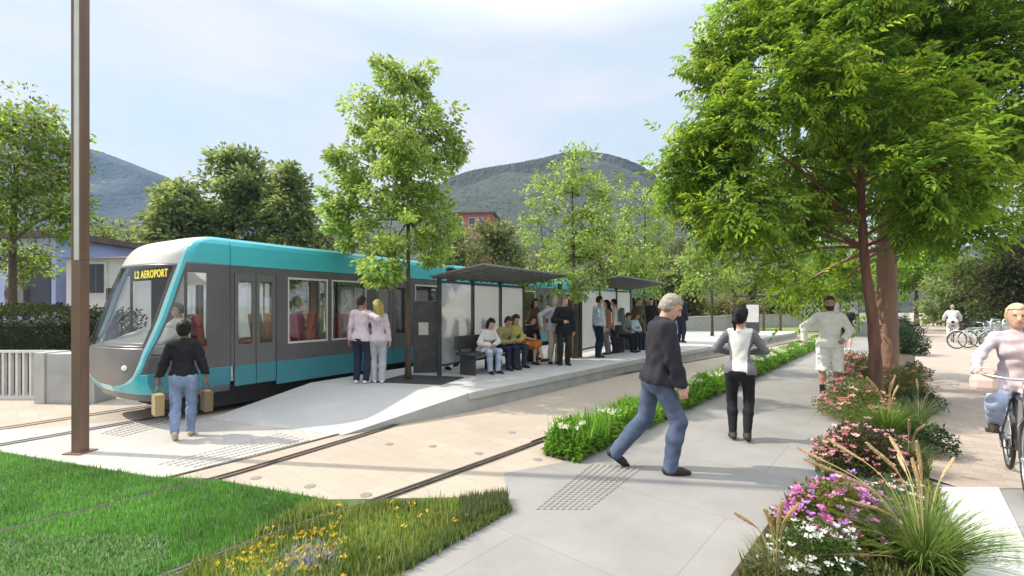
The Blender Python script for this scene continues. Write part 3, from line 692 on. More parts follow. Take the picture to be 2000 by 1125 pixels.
    if style:
        F = Field(hc - .45 if style in ('long',) else hc - .24, hc + .24, min(hh, .009)); o = .007 if style in ('short', 'balding') else .016
        F.ell(hp(-.012, 0, .026), (.096, .076, .094), Hm, o, .01)
        if style != 'balding': F.ell(hp(-.04, 0, -.03), (.065, .072, .08), Hm, o * .7, .03)
        front = [hm[:, 0], hm[:, 2]]
        X = (F.ax[0][:, None, None] - hc[0]); Y = (F.ax[1][None, :, None] - hc[1]); Z = (F.ax[2][None, None, :] - hc[2])
        lx = X * hm[0, 0] + Y * hm[1, 0] + Z * hm[2, 0]; ly = X * hm[0, 1] + Y * hm[1, 1] + Z * hm[2, 1]; lz = X * hm[0, 2] + Y * hm[1, 2] + Z * hm[2, 2]
        hl = (.074 if fem else .058) if style != 'balding' else .075
        F.f = np.maximum(F.f, -np.maximum(.018 - lx + .25 * np.minimum(lz - .02, 0), lz - hl + .35 * np.maximum(np.abs(ly) - .03, 0)))
        F.f = np.maximum(F.f, -(lz + (.075 if style in ('short', 'balding') else .11)) if style in ('short', 'balding', 'bun', 'ponytail') else F.f)
        if style == 'bun': F.ell(hp(-.10, 0, .05), (.045, .048, .045), Hm, 0, .012)
        if style == 'ponytail': F.cone(hp(-.11, 0, .03), hp(-.15, 0, -.08), .034, .03, .02); F.cone(hp(-.15, 0, -.08), hp(-.13, 0, -.2), .03, .012, .02)
        if style == 'bob':
            for s_ in (1, -1): F.cone(hp(-.01, .078 * s_, .02), hp(-.005, .078 * s_, -.11), .03, .026, .03)
            F.cone(hp(-.07, .03, 0), hp(-.075, .03, -.12), .05, .045, .03); F.cone(hp(-.07, -.03, 0), hp(-.075, -.03, -.12), .05, .045, .03)
        if style == 'long':
            for s_ in (1, -1): F.cone(hp(-.02, .075 * s_, .02), hp(-.0, .085 * s_, -.22), .03, .026, .03)
            F.cone(hp(-.08, .04, 0), hp(-.09, .045, -.26), .05, .045, .03); F.cone(hp(-.08, -.04, 0), hp(-.09, -.045, -.26), .05, .045, .03)
        F.wrinkle(.0013, 200, 9, 5)
        emitf('hair', F, cloth(hcol, .22, .6, 60))
    if O.get('beard'):
        F = Field(hc - .2, hc + .2, min(hh, .009)); F.ell(hp(.03, 0, -.062), (.068, .062, .066), Hm, .006, .01); F.keep(hp(0, 0, -.045), hm[:, 2]); emitf('beard', F, cloth(hcol, .3, .7, 60))
    return root, dict(arm=arm, sc=sc, hip=hip, sh=sh)

# ------------------------------------------------------------------ vegetation
def norm(a): return a / (np.linalg.norm(a, axis=-1, keepdims=True) + 1e-9)
def leaf_mesh(name, P, D, Nn, ln, wd, col, m, parent=None, bend=.25, kind=None):
    """each leaf a folded diamond of two quads-worth of faces: base, left, tip, right"""
    D = norm(D); S = norm(np.cross(D, Nn)); U = np.cross(S, D); ln = np.broadcast_to(np.asarray(ln, float), (len(P),))[:, None]; wd = np.broadcast_to(np.asarray(wd, float), (len(P),))[:, None]
    V = np.stack([P, P + D * ln * .45 + S * wd * .5 + U * wd * .18, P + D * ln - U * ln * bend * .4, P + D * ln * .45 - S * wd * .5 + U * wd * .18], 1).reshape(-1, 3)
    F = np.arange(len(P) * 4).reshape(-1, 4)
    o = npmesh(name, V, F, m, parent, smooth=False, col=np.repeat(col, 4, 0))
    if kind: o['kind'] = kind
    return o
def blend(cols, r, n, idx=None):
    C = np.array(cols); i = r.integers(0, len(C), n) if idx is None else idx
    return C[i] * r.uniform(.75, 1.25, (n, 1))
def crown_pts(blobs, ncl, r, shell=2.2):
    w = np.array([(b[1][0] * b[1][1] * b[1][2]) ** .6 for b in blobs]); w /= w.sum(); k = r.choice(len(blobs), ncl, p=w)
    d = norm(r.normal(size=(ncl, 3))); rad = r.uniform(0, 1, (ncl, 1)) ** (1 / shell)
    c = np.array([b[0] for b in blobs])[k] + d * rad * np.array([b[1] for b in blobs])[k]
    return c, k, d
def tree(name, label, base, trunk, r0, blobs, ncl, per, lsize, cols, seed, mt, group=None, crad=.28, frond=False, droop=.3, twig=True, leafmat_=None, top_r=.25, cat='tree', limbfrom=.25, flat=1.0):
    r = np.random.default_rng(seed); root = thing(name, label, cat, base, 0, group); B0 = np.array(base)
    tr = [np.array(p) - B0 for p in trunk]; nT = len(tr)
    TP = [np.array(p) for p in smooth_line3(tr, 9)]
    rad = [r0 * (1 - (1 - top_r) * (i / (len(TP) - 1)) ** .8) for i in range(len(TP))]; rad = [q * (1 + .05 * math.sin(i * 1.9) + r.uniform(-.045, .045)) for i, q in enumerate(rad)]; rad[0] *= 1.4; rad[1] *= 1.2; rad[2] *= 1.08
    b = MB(); b.tube([tuple(p) for p in TP], rad, 10)
    blobs = [(np.array(c) - B0, np.array(rr) * np.array([1, 1, flat])) for c, rr in blobs]
    for c, rr in blobs:                     # limbs out of the trunk
        h = c[2] - rr[2] * .6; zz = np.array([p[2] for p in TP]); lo = int(len(TP) * limbfrom); i = lo + int(np.argmin(np.abs(zz[lo:] - (h - np.hypot(*(c - TP[-1])[:2]) * r.uniform(.1, .5)))))
        s = TP[i]; m = (s + c) / 2 + np.array([0, 0, .06 * np.linalg.norm(c - s)]); q = smooth_line3([s, m, c, c + (c - m) * .2], 4)
        ra = min(rad[i] * .45, .016 + .022 * np.linalg.norm(c - s)); b.tube(q, [max(.006, ra * (1 - .85 * j / (len(q) - 1))) for j in range(len(q))], 6, cap=False)
    C, k, d = crown_pts(blobs, ncl, r)
    if twig:
        for j in range(0, ncl, 2):
            s = blobs[k[j]][0] + (C[j] - blobs[k[j]][0]) * .15; b.tube([s, (s + C[j]) / 2 + np.array([0, 0, .05]), C[j]], [.011, .008, .004], 4, cap=False)
    b.build('trunk', mt, root, True)
    # leaves
    n = ncl * per; ci = np.repeat(np.arange(ncl), per)
    tone = r.normal(0, .16, (ncl, 1)).clip(-.35, .4)
    if frond:
        nf = max(1, per // 9); ci = np.repeat(np.arange(ncl), nf); P0 = C[ci] + r.normal(size=(len(ci), 3)) * crad * .5
        ax = norm(d[ci] * .7 + r.normal(size=(len(ci), 3)) * .6 + np.array([0, 0, -droop * .3])); L_ = lsize * r.uniform(1.7, 2.9, (len(ci), 1))
        Ps, Ds, Ls, Cs = [], [], [], []; fc = blend(cols, r, len(ci), (ci * 7 + r.integers(0, 3, len(ci))) % len(cols)) * (1 + tone[ci])
        side = norm(np.cross(ax, np.array([0, 0, 1.]) + r.normal(size=(len(ci), 3)) * .25))
        for q in range(4):
            t = (q + .6) / 4
            base_ = P0 + ax * L_ * t + np.array([0, 0, -1.]) * L_ * droop * t * t
            for sg in (1, -1):
                Ps.append(base_); Ds.append(ax * .55 + side * sg * .8 + np.array([0, 0, -droop * (.5 + t)]) + r.normal(size=ax.shape) * .12); Cs.append(fc)
        Ps.append(P0 + ax * L_ + np.array([0, 0, -1.]) * L_ * droop); Ds.append(ax + np.array([0, 0, -1.2 * droop])); Cs.append(fc)
        Ps, Ds, Cs = np.concatenate(Ps), np.concatenate(Ds), np.concatenate(Cs); n = len(Ps)
        leaf_mesh('crown', Ps, Ds, norm(np.array([0, 0, 1.]) + r.normal(size=(n, 3)) * .35), lsize * r.uniform(.8, 1.25, n), lsize * .40 * r.uniform(.8, 1.2, n), Cs, leafmat_ or M['leaf'], root, bend=.5)
    else:
        g = r.normal(size=(n, 3)); g = norm(g) * r.uniform(0, 1, (n, 1)) ** .45 * np.array([1, 1, .7]) * crad * r.uniform(.6, 1.3, (ncl, 1))[ci]
        P = C[ci] + g; D = norm(g + d[ci] * crad * .6 + np.array([0, 0, -droop * crad]) + r.normal(size=(n, 3)) * crad * .4)
        Nn = norm(np.array([0, 0, 1.]) * .8 + r.normal(size=(n, 3)) * .6)
        col = blend(cols, r, n, (ci * 5 + r.integers(0, 3, n)) % len(cols)) * (1 + tone[ci])
        leaf_mesh('crown', P, D, Nn, lsize * r.uniform(.7, 1.3, n), lsize * .6 * r.uniform(.7, 1.3, n), col, leafmat_ or M['leaf'], root)
    return root
def smooth_line3(pts, n=6):
    P = [np.array(p, float) for p in pts]; P = [2 * P[0] - P[1]] + P + [2 * P[-1] - P[-2]]; o = []
    for i in range(1, len(P) - 2):
        for k in range(n):
            t = k / n; o.append(.5 * (2 * P[i] + (P[i + 1] - P[i - 1]) * t + (2 * P[i - 1] - 5 * P[i] + 4 * P[i + 1] - P[i + 2]) * t * t + (3 * P[i] - P[i - 1] - 3 * P[i + 1] + P[i + 2]) * t ** 3))
    return o + [P[-2]]
def blob(px, py, Y, rx, ry, dY=0.0, rY=None):       # ellipsoid seen at a photo pixel, given its depth
    x, y, z = at(px, py, Y + dY); Yc = Y + dY; k = Yc / FPX; f = math.sqrt(1 + ((px - 1000) / FPX) ** 2)
    return ((x, y, z), (rx * k / f, rY or rx * k / f, ry * k))
YG = [(.24, .36, .07), (.29, .41, .09), (.17, .28, .055), (.36, .46, .13)]
DG = [(.15, .28, .026), (.21, .35, .03), (.105, .21, .025), (.31, .43, .045)]
BG = [(.17, .235, .075), (.21, .28, .085), (.13, .19, .065), (.26, .32, .10)]
# young trees of the platform
def plat_pt(px, py): x, y = G(px, py, PZ); return (x, y, PZ)
bA = plat_pt(797, 741); YA = bA[1]
def young(base, Y, name, label, sx, top, blobs, ncl, per, ls, seed, r0, group='young trees along the platform', cols=YG, cr=.2):
    tr = [base, at(sx[0], (597 + top) / 2 + 40, Y), at(sx[1], top + 150 * (8.8 / Y), Y), at(sx[2], top + 20, Y)]
    return tree(name, label, base, tr, r0, blobs, ncl, per, ls, cols, seed, M['bark'], group, crad=cr, top_r=.15, limbfrom=.3)
A = lambda px, py, rx, ry, d=0: blob(px, py, YA, rx, ry, d)
young(bA, YA, 'young_tree', 'tallest slender tree in the dark square pit on the near platform end', (797, 792, 790), 130,
      [A(785, 170, 75, 55), A(715, 230, 60, 60, .2), A(840, 240, 60, 65, -.2), A(770, 270, 80, 70, .5), A(780, 290, 75, 70, -.6), A(690, 310, 52, 45, -.2), A(880, 290, 50, 38, .2), A(830, 350, 70, 50, -.4), A(700, 370, 70, 50, .3),
       A(770, 400, 90, 60, -.6), A(850, 430, 62, 55, .3), A(700, 440, 75, 50, .4), A(770, 480, 70, 40, -.6), A(745, 530, 45, 38, -.8), A(665, 400, 45, 40), A(840, 490, 60, 40, .5)], 330, 62, .09, 11, .05, cr=.2)
bB = plat_pt(1122, 700); YB = bB[1]
Bb = lambda px, py, rx, ry, d=0: blob(px, py, YB, rx, ry, d)
young(bB, YB, 'young_tree', 'slender tree behind the suited man between the two glass shelters', (1120, 1118, 1118), 290,
      [Bb(1120, 325, 50, 38), Bb(1075, 370, 52, 45, .3), Bb(1165, 375, 52, 50, -.3), Bb(1115, 420, 80, 50, -.4), Bb(1055, 440, 45, 42), Bb(1180, 450, 45, 50, .3), Bb(1110, 490, 70, 45, .4), Bb(1080, 540, 60, 34, -.4), Bb(1130, 560, 42, 25, -.5), Bb(1170, 510, 40, 40)], 190, 36, .10, 12, .055, cr=.24)
bC = plat_pt(1258, 668); YC = bC[1]
Cc = lambda px, py, rx, ry, d=0: blob(px, py, YC, rx, ry, d)
young(bC, YC, 'young_tree', 'slender tree over the second shelter roof behind the walking man', (1258, 1260, 1258), 360,
      [Cc(1255, 400, 42, 42), Cc(1225, 450, 40, 45), Cc(1285, 450, 38, 45, .3), Cc(1250, 500, 55, 40, -.4), Cc(1225, 540, 38, 30), Cc(1280, 530, 38, 35), Cc(1255, 560, 40, 25, -.3)], 130, 34, .13, 13, .06, cr=.3)
bD = plat_pt(1391, 656); YD = bD[1]
Dd = lambda px, py, rx, ry, d=0: blob(px, py, YD, rx, ry, d)
young(bD, YD, 'young_tree', 'small slender tree standing alone at the far open end of platform', (1391, 1390, 1390), 440,
      [Dd(1385, 470, 40, 35), Dd(1360, 520, 38, 35), Dd(1425, 510, 40, 38), Dd(1390, 545, 50, 28, -.4), Dd(1440, 545, 36, 28, .4), Dd(1350, 560, 30, 22)], 130, 30, .16, 14, .06, cr=.36)
# tree pit
tag(MB().poly([plat_pt(735, 747)[:2], plat_pt(862, 752)[:2], plat_pt(905, 738)[:2], plat_pt(790, 733)[:2]], PZ + .001, PZ + .02).build('tree_grate', M['darkmetal']), 'dark square metal grate around the platform tree base', 'tree grate')
# big tree of the planting bed
bT = (*G(1712, 788), .03); YT = bT[1]
T_ = lambda px, py, rx, ry, d=0: blob(px, py, YT, rx, ry, d)
tree('broadleaf_tree', 'large leafy tree with slim reddish brown trunk rising from the flower bed', bT, [bT, at(1706, 640, YT), at(1688, 500, YT), at(1682, 330, YT), at(1700, 180, YT), at(1720, 20, YT), at(1740, -120, YT)], .105,
     [T_(1370, 350, 75, 55, .3), T_(1430, 250, 80, 70, -.3), T_(1400, 130, 60, 60, .2), T_(1480, 60, 95, 70, .4), T_(1450, 400, 85, 60, -.6), T_(1540, 320, 110, 80, .8), T_(1560, 180, 120, 90, -.8), T_(1520, 430, 65, 45, .2), T_(1610, 400, 60, 50, 1.0),
      T_(1640, 60, 140, 90, -.4), T_(1600, -60, 150, 90, .4), T_(1760, -80, 160, 90, -.2), T_(1790, 90, 140, 90, .9), T_(1800, 200, 130, 80, -1.0), T_(1900, 120, 130, 100, .3), T_(1930, 280, 120, 80, .2), T_(1830, 330, 110, 70, -1.3), T_(1880, 430, 85, 40, -.6),
      T_(1800, 405, 75, 42, -.9), T_(1960, -20, 130, 90, 0), T_(2040, 180, 110, 110, .3), T_(1700, 260, 100, 70, 1.6), T_(1330, 340, 40, 35, 0), T_(1430, 455, 34, 22, -.3), T_(1500, 515, 36, 20, -.2), T_(2050, 330, 100, 70, .6)],
     560, 190, .12, DG, 21, M['barkred'], frond=True, crad=.34, droop=.22, flat=.78, top_r=.2, limbfrom=.35)
bT2 = (*G(1732, 762), .03); YT2 = bT2[1]
T2 = lambda px, py, rx, ry, d=0: blob(px, py, YT2, rx, ry, d)
tree('broadleaf_tree', 'second tree with thicker pale pinkish trunk right behind the slim reddish trunk', bT2, [bT2, at(1732, 600, YT2), at(1732, 480, YT2), at(1735, 380, YT2), at(1745, 250, YT2), at(1750, 120, YT2)], .205,
     [T2(1800, 400, 90, 60, 1.5), T2(1700, 330, 100, 70, 1.8), T2(1640, 480, 70, 50, 1.8), T2(1650, 550, 60, 40, 1.5), T2(1560, 560, 50, 25, .8), T2(1880, 350, 90, 60, 1.4), T2(1750, 200, 120, 80, 1.2), T2(1738, 405, 60, 45, -.5), T2(1760, 350, 70, 50, -.6)],
     170, 90, .13, DG, 22, M['barkpink'], frond=True, crad=.5, droop=.4, top_r=.5, limbfrom=.4)
# the background trees, one by one
def btree(label, px, top, half, Y, base_py, seed, cols=BG, ncl=120, per=40, ls=.22, cr=.5, name='background_tree', group='trees behind the tram stop', shape='round', gz=0.0, cat='tree', mt=None, low=None):
    r = random.Random(seed); bx, by, _ = at(px, 597, Y); base = (bx, by, gz); k = Y / FPX; zt = at(px, top, Y)[2]; z0 = gz + (zt - gz) * (low or .22 if shape == 'round' else .08); hz = zt - z0; w = half * k
    bl = [((bx, by, z0 + hz * .5), (w * .7, w * .7, hz * .42)), ((bx + w * .05, by, zt - hz * .17), (w * .4, w * .4, hz * .17))]
    for i in range(9):
        a = 2 * math.pi * i / 9 + r.random(); f = r.uniform(.12, .78); q = math.sin(math.pi * (.18 + .72 * f)) if shape == 'round' else (1 - f * .55)
        bl.append(((bx + math.cos(a) * w * .6 * q, by + math.sin(a) * w * .6 * q, z0 + hz * f), (w * r.uniform(.32, .5), w * .42, hz * r.uniform(.13, .2))))
    return tree(name, label, base, [base, (bx, by, z0 + hz * .2), (bx + w * .05, by, z0 + hz * .6), (bx, by, zt - hz * .15)], max(.06, w * .06), bl, ncl, per, ls, cols, seed, mt or M['bark'], group, crad=cr, twig=False, top_r=.2, cat=cat)
OL = [(.14, .18, .06), (.18, .22, .07), (.11, .15, .05), (.22, .25, .09)]
btree('tall dark green tree highest of the group behind the tram roof', 452, 285, 95, 24, 0, 31, ncl=300, per=56, ls=.27, cr=.7)
btree('narrower dark green tree behind the tram roof right of the tallest', 562, 312, 58, 23, 0, 32, ncl=210, per=52, ls=.26, cr=.6)
btree('lower spreading dark tree left of the tallest behind the tram cab', 352, 345, 70, 22, 0, 33, ncl=230, per=52, ls=.26, cr=.6)
btree('low dark bush tree behind the tram roof between hill and young tree', 620, 420, 70, 25, 0, 34, ncl=110, per=36, ls=.24, cr=.55, cols=OL)
btree('olive toned bushy tree behind the first shelter roof', 960, 425, 75, 24, 0, 35, ncl=130, per=38, ls=.22, cr=.55, cols=OL)
btree('olive bushy tree behind the roof at the red house foot', 870, 445, 55, 22, 0, 36, ncl=110, per=36, ls=.2, cr=.5, cols=OL)
btree('light olive tree behind the second shelter between slender trees', 1190, 440, 75, 27, 0, 37, ncl=120, per=36, ls=.24, cr=.6, cols=OL)
btree('olive tree behind the walking man at the platform end', 1315, 465, 60, 30, 0, 38, ncl=110, per=36, ls=.25, cr=.6, cols=OL)
btree('overhanging green tree in front of the white house at far left', 25, 165, 135, 11.5, 0, 39, ncl=270, per=40, ls=.12, low=.32, cr=.36, cols=DG + OL, group=None)
btree('small rounded dark tree between lamp post and tram cab', 190, 425, 55, 18, 0, 40, ncl=110, per=36, ls=.16, cr=.4, group=None)
btree('dense dark evergreen tree far right above the cyclist', 1990, 440, 110, 22, 0, 41, ncl=200, per=44, ls=.2, cr=.55, cols=[(.05, .06, .02), (.075, .085, .025), (.04, .055, .02), (.10, .10, .035)], shape='bush', group='trees along the cycle path')
btree('dense green tree behind the bicycles at the cycle path bend', 1880, 500, 75, 30, 0, 42, ncl=140, per=40, ls=.26, cr=.6, shape='bush', group='trees along the cycle path')
btree('dark green tree at the far end of the cycle path', 1790, 470, 70, 38, 0, 43, ncl=130, per=36, ls=.32, cr=.8, cols=DG, group='trees along the cycle path')
btree('tall blue green tree far behind the evergreen at the right edge', 2080, 330, 110, 34, 0, 44, ncl=140, per=38, ls=.3, cr=.8, group='trees along the cycle path')
btree('yellow green tree beside the far shelter behind the jogger', 1640, 500, 60, 30, 0, 45, ncl=120, per=36, ls=.24, cr=.6, cols=YG, group='trees along the cycle path')
btree('pale green tree far behind between shelter frame and jogger', 1545, 480, 55, 38, 0, 46, ncl=110, per=36, ls=.3, cr=.7, cols=OL + YG, group='trees along the cycle path')
btree('green tree over the far lawn behind the shelter frame', 1455, 500, 60, 44, 0, 47, ncl=110, per=36, ls=.34, cr=.8, cols=OL, group='trees along the cycle path')
btree('yellowish bamboo like clump behind the open platform end', 1345, 560, 50, 30, 0, 48, ncl=110, per=36, ls=.22, cr=.45, cols=[(.20, .22, .07), (.15, .18, .06), (.25, .25, .09)], shape='bush', group='bamboo clumps behind the platform')
btree('yellowish bamboo like clump right of the lone platform tree', 1425, 570, 55, 33, 0, 49, ncl=110, per=36, ls=.24, cr=.45, cols=[(.20, .22, .07), (.15, .18, .06), (.25, .25, .09)], shape='bush', group='bamboo clumps behind the platform')
btree('pale yellow bamboo like clump behind the low white wall', 1520, 560, 50, 40, 0, 50, ncl=110, per=36, ls=.26, cr=.5, cols=[(.24, .25, .09), (.18, .2, .07), (.28, .28, .12)], shape='bush', group='bamboo clumps behind the platform')
for i, (px, tp, hf, Y, lb) in enumerate([(-60, 380, 90, 30, 'dark tree beyond the house at the left edge'), (270, 430, 70, 34, 'grey green tree beyond the tram cab at the hill foot'), (740, 450, 80, 32, 'dark tree beyond the tram behind the tallest young tree'), (1060, 470, 80, 36, 'grey green tree beyond the first shelter'), (1250, 470, 70, 40, 'grey green tree beyond the second shelter'), (1700, 500, 80, 48, 'dark tree beyond the thick pinkish trunk')]):
    btree(lb, px, tp, hf, Y, 0, 60 + i, ncl=100, per=34, ls=.3, cr=.75, cols=BG + OL, group='trees behind the tram stop')
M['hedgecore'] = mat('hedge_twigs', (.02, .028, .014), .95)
def hedge(name, label, x0, x1, y0, y1, z1, n, ls, cols, seed, cat='hedge', z0=0):
    r = np.random.default_rng(seed); root = thing(name, label, cat, ((x0 + x1) / 2, (y0 + y1) / 2, z0)); c = np.array([(x0 + x1) / 2, (y0 + y1) / 2, z0])
    u = r.uniform(-1, 1, (n, 3)); f = np.max(np.abs(u) ** 1, axis=1, keepdims=True); u = u / f * r.uniform(.8, 1.04, (n, 1)); u *= (1 + r.normal(0, .03, (n, 1)))
    sq = norm(u); u = u * .72 + sq * .34
    P = u * np.array([(x1 - x0) / 2, (y1 - y0) / 2, (z1 - z0) / 2]) + np.array([0, 0, (z1 - z0) / 2])
    P[:, 2] += .05 * np.sin(P[:, 0] * 3) + .04 * np.sin(P[:, 0] * 7 + 1)
    leaf_mesh('foliage', P, norm(u + r.normal(size=(n, 3)) * .7), norm(r.normal(size=(n, 3)) + u), ls * r.uniform(.7, 1.3, n), ls * .6, blend(cols, r, n), M['leaf'], root)
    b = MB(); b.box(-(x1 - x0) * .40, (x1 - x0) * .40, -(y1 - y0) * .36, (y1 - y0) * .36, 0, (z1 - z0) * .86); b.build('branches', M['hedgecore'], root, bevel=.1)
    return root
hedge('hedge', 'clipped dark rounded hedge behind the slatted fence by the house', -12.5, -8.35, 8.75, 10.6, 1.62, 17000, .07, [(.022, .035, .014), (.03, .045, .016), (.05, .06, .014)], 71)

# ------------------------------------------------------------------ lawn, meadow, planted strip (nobody could count these)
def inpoly(P, poly):
    x, y = P[:, 0], P[:, 1]; c = np.zeros(len(P), bool); n = len(poly)
    for i in range(n):
        x1, y1 = poly[i]; x2, y2 = poly[(i + 1) % n]
        m = (y1 > y) != (y2 > y); c ^= m & (x < (x2 - x1) * (y - y1) / ((y2 - y1) or 1e-9) + x1)
    return c
def scatter(poly, n, r, near=0.0):
    lo, hi = np.min(poly, 0), np.max(poly, 0); P = r.uniform(lo, hi, (n * 3, 2)); P = P[inpoly(P, poly)]
    if near: P = P[r.uniform(0, 1, len(P)) < np.clip(near / np.hypot(P[:, 0], P[:, 1]), 0, 1) ** 1.3]
    return P[:n]
def blades(name, P2, z, hgt, wd, cols, r, lean=.35, parent=None, m=None, stuff=True, colnoise=None):
    n = len(P2); P = np.column_stack([P2, np.full(n, z)]); a = r.uniform(0, 6.283, n); D = np.column_stack([np.cos(a) * lean * r.uniform(.1, 1.3, n), np.sin(a) * lean * r.uniform(.1, 1.3, n), np.ones(n)])
    Nn = np.column_stack([np.cos(a), np.sin(a), np.zeros(n)]) + r.normal(size=(n, 3)) * .3
    col = blend(cols, r, n)
    if colnoise is not None: col = col * colnoise(P2)[:, None]
    return leaf_mesh(name, P, D, Nn, hgt * r.uniform(.5, 1.25, n), wd * r.uniform(.7, 1.3, n), col, m or M['grass'], parent, .5, 'stuff' if stuff else None)
r = np.random.default_rng(101)
lp = [(-9, 4.55), G(0, 889), G(300, 938), G(405, 941), G(640, 983), G(560, 1030), G(330, 1125), (-.9, 2.2), (-9, 2.2)]
pn = lambda P: .8 + .22 * np.sin(P[:, 0] * 2.1 + np.sin(P[:, 1] * 3)) * np.sin(P[:, 1] * 2.7 + 1) + .1 * np.sin(P[:, 0] * 9) * np.sin(P[:, 1] * 8)
P2 = scatter(lp, 74000, r, 3.4)
def raildist(P, pts):
    q = np.array(pts); d = np.full(len(P), 9.); 
    for i in range(len(q) - 1):
        v = q[i + 1] - q[i]; t = np.clip(((P - q[i]) @ v) / (v @ v), 0, 1); d = np.minimum(d, np.hypot(*(P - q[i] - t[:, None] * v).T))
    return d
P2 = P2[(raildist(P2, rail_b) > .045) & (raildist(P2, rail_a) > .045)]
blades('lawn_grass', P2, .015, .055, .007, [(.12, .35, .05), (.15, .41, .07), (.095, .29, .045), (.20, .44, .10)], r, .5, colnoise=pn)
P2 = scatter([G(0, 1060), G(330, 1060), G(330, 1150), G(0, 1150)], 2600, r); P2 = P2[raildist(P2, rail_a) > .1]
blades('clover', P2, .03, .045, .014, [(.22, .33, .14), (.30, .40, .22), (.13, .25, .07)], r, 1.2)
mp_ = [G(600, 990), G(700, 992), G(820, 990), G(988, 976), G(986, 1002), G(880, 1055), G(770, 1120), (-.35, 2.3), (-1.2, 2.3), G(350, 1125), G(520, 1040)]
P2 = scatter(mp_, 16000, r); P2 = P2[(raildist(P2, rail_a) > .06) | (r.uniform(0, 1, len(P2)) < .12)]
blades('meadow_grass', P2, .01, .075, .011, [(.22, .33, .07), (.16, .26, .05), (.29, .35, .10), (.13, .22, .045), (.25, .38, .08), (.34, .36, .06)], r, .55, colnoise=lambda P: .85 + .3 * np.sin(P[:, 0] * 5) * np.sin(P[:, 1] * 6))
P3 = np.concatenate([scatter([G(500, 1080), G(660, 1040), G(640, 1130), G(420, 1150)], 60, r), scatter(mp_, 45, r)])
yc = blades('yellow_flowers', np.repeat(P3, 5, 0) + r.normal(size=(len(P3) * 5, 2)) * .012, .065, .026, .02, [(.75, .50, .02), (.70, .62, .10), (.6, .4, .02)], r, 2.2, m=M['petal'])
P4 = scatter([G(900, 990), G(990, 975), G(990, 1000), G(900, 1040)], 2200, r)
blades('meadow_edge_grass', P4, .01, .11, .011, [(.12, .17, .06), (.09, .13, .05), (.16, .18, .09)], r, .45)
P4 = np.array(G(600, 1105)) + r.normal(size=(420, 2)) * np.array([.10, .09])
blades('grey_ground_cover', P4, .05, .05, .012, [(.3, .32, .36), (.22, .25, .26), (.35, .35, .42)], r, 1.0)
e0, e1 = np.array(G(991, 998)), np.array(G(735, 1140)); q = r.uniform(0, 1, (3200, 1)); P5 = e0 + (e1 - e0) * q + r.normal(size=(3200, 2)) * .022
blades('meadow_fringe', P5, .0, .085, .010, [(.14, .22, .05), (.10, .16, .04), (.20, .24, .08)], r, .9)
P5 = scatter(mp_, 600, r); blades('wispy_stalks', P5, .02, .13, .006, [(.34, .36, .14), (.26, .32, .10), (.40, .36, .2)], r, .6)
# planted strip along the path
sp = [along(pathL0, -.02, -.3), along(pathL0, -.02, .03), along(pathL0, 9, .02), along(pathL0, 30, .02), along(pathL0, 30, -.6), along(pathL0, 9, -.5)]
tag(MB().poly(sp, -.01, .04).build('strip_soil', M['soil']), kind='structure')
def strip_pts(n, s0, s1, t0, t1, r, pw=1.0):
    s = s0 + (s1 - s0) * r.uniform(0, 1, n) ** pw; t = r.uniform(t0, t1, n); return np.column_stack([pathL0[0] + DP[0] * s + NP_[0] * t, pathL0[1] + DP[1] * s + NP_[1] * t])
GRN = [(.12, .30, .025), (.16, .38, .035), (.085, .22, .022), (.24, .44, .06)]
def mounds(name, n, s0, s1, t0, t1, hmax, ls, cols, r, pw=1.6):
    s_ = s0 + (s1 - s0) * r.uniform(0, 1, n) ** pw; t = r.uniform(t0, t1, n); u = (t - t0) / (t1 - t0)
    hh = hmax * (.62 + .22 * np.sin(s_ * 4.1 + 3 * u) + .16 * np.sin(s_ * 9.7 + u * 5) * np.cos(u * 6)) * np.clip(1.25 * np.sin(np.pi * np.clip(u * .9 + .05, 0, 1)) ** .5, 0, 1) * np.clip((s_ - s0) / .12 + .3, 0, 1)
    z = hh * r.uniform(0, 1, n) ** .55; P = np.column_stack([pathL0[0] + DP[0] * s_ + NP_[0] * t, pathL0[1] + DP[1] * s_ + NP_[1] * t, .02 + z])
    ou = (u - .5)[:, None] * np.array([NP_[0], NP_[1], 0]); D = norm(ou * 1.4 + np.array([0, 0, .55]) + r.normal(size=(n, 3)) * .7)
    tone = (.9 + .22 * np.sin(s_ * 1.9) * np.sin(s_ * .83 + u * 3) + .12 * np.sin(s_ * 6.1 + u * 8))[:, None]
    return leaf_mesh(name, P, D, norm(np.array([0, 0, 1.]) + r.normal(size=(n, 3)) * .6), ls * r.uniform(.6, 1.4, n) * (1 + .03 * (s_ - s0)), ls * .32 * (1 + .03 * (s_ - s0)), blend(cols, r, n) * tone, M['leaf'], None, .5, 'stuff')
mounds('strip_foliage', 34000, 0, 27, -.30, .10, .40, .085, GRN + [(.26, .42, .07)], r)
blades('strip_grass', strip_pts(8000, .1, 27, -.28, .08, r, 1.6), .03, .36, .018, GRN, r, .7)
for s0, s1, n in ((0.02, .4, 16), (0.9, 1.3, 6), (3, 7, 40), (8.5, 13, 150), (14, 22, 150)):
    q = strip_pts(n, s0, s1, -.28, .03, r); q = np.repeat(q, 6, 0) + r.normal(size=(n * 6, 2)) * .022
    blades('white_flowers', q + 0, .33, .06, .04, [(.75, .74, .66), (.8, .8, .75), (.7, .72, .5)], r, 2.0, m=M['petal'])
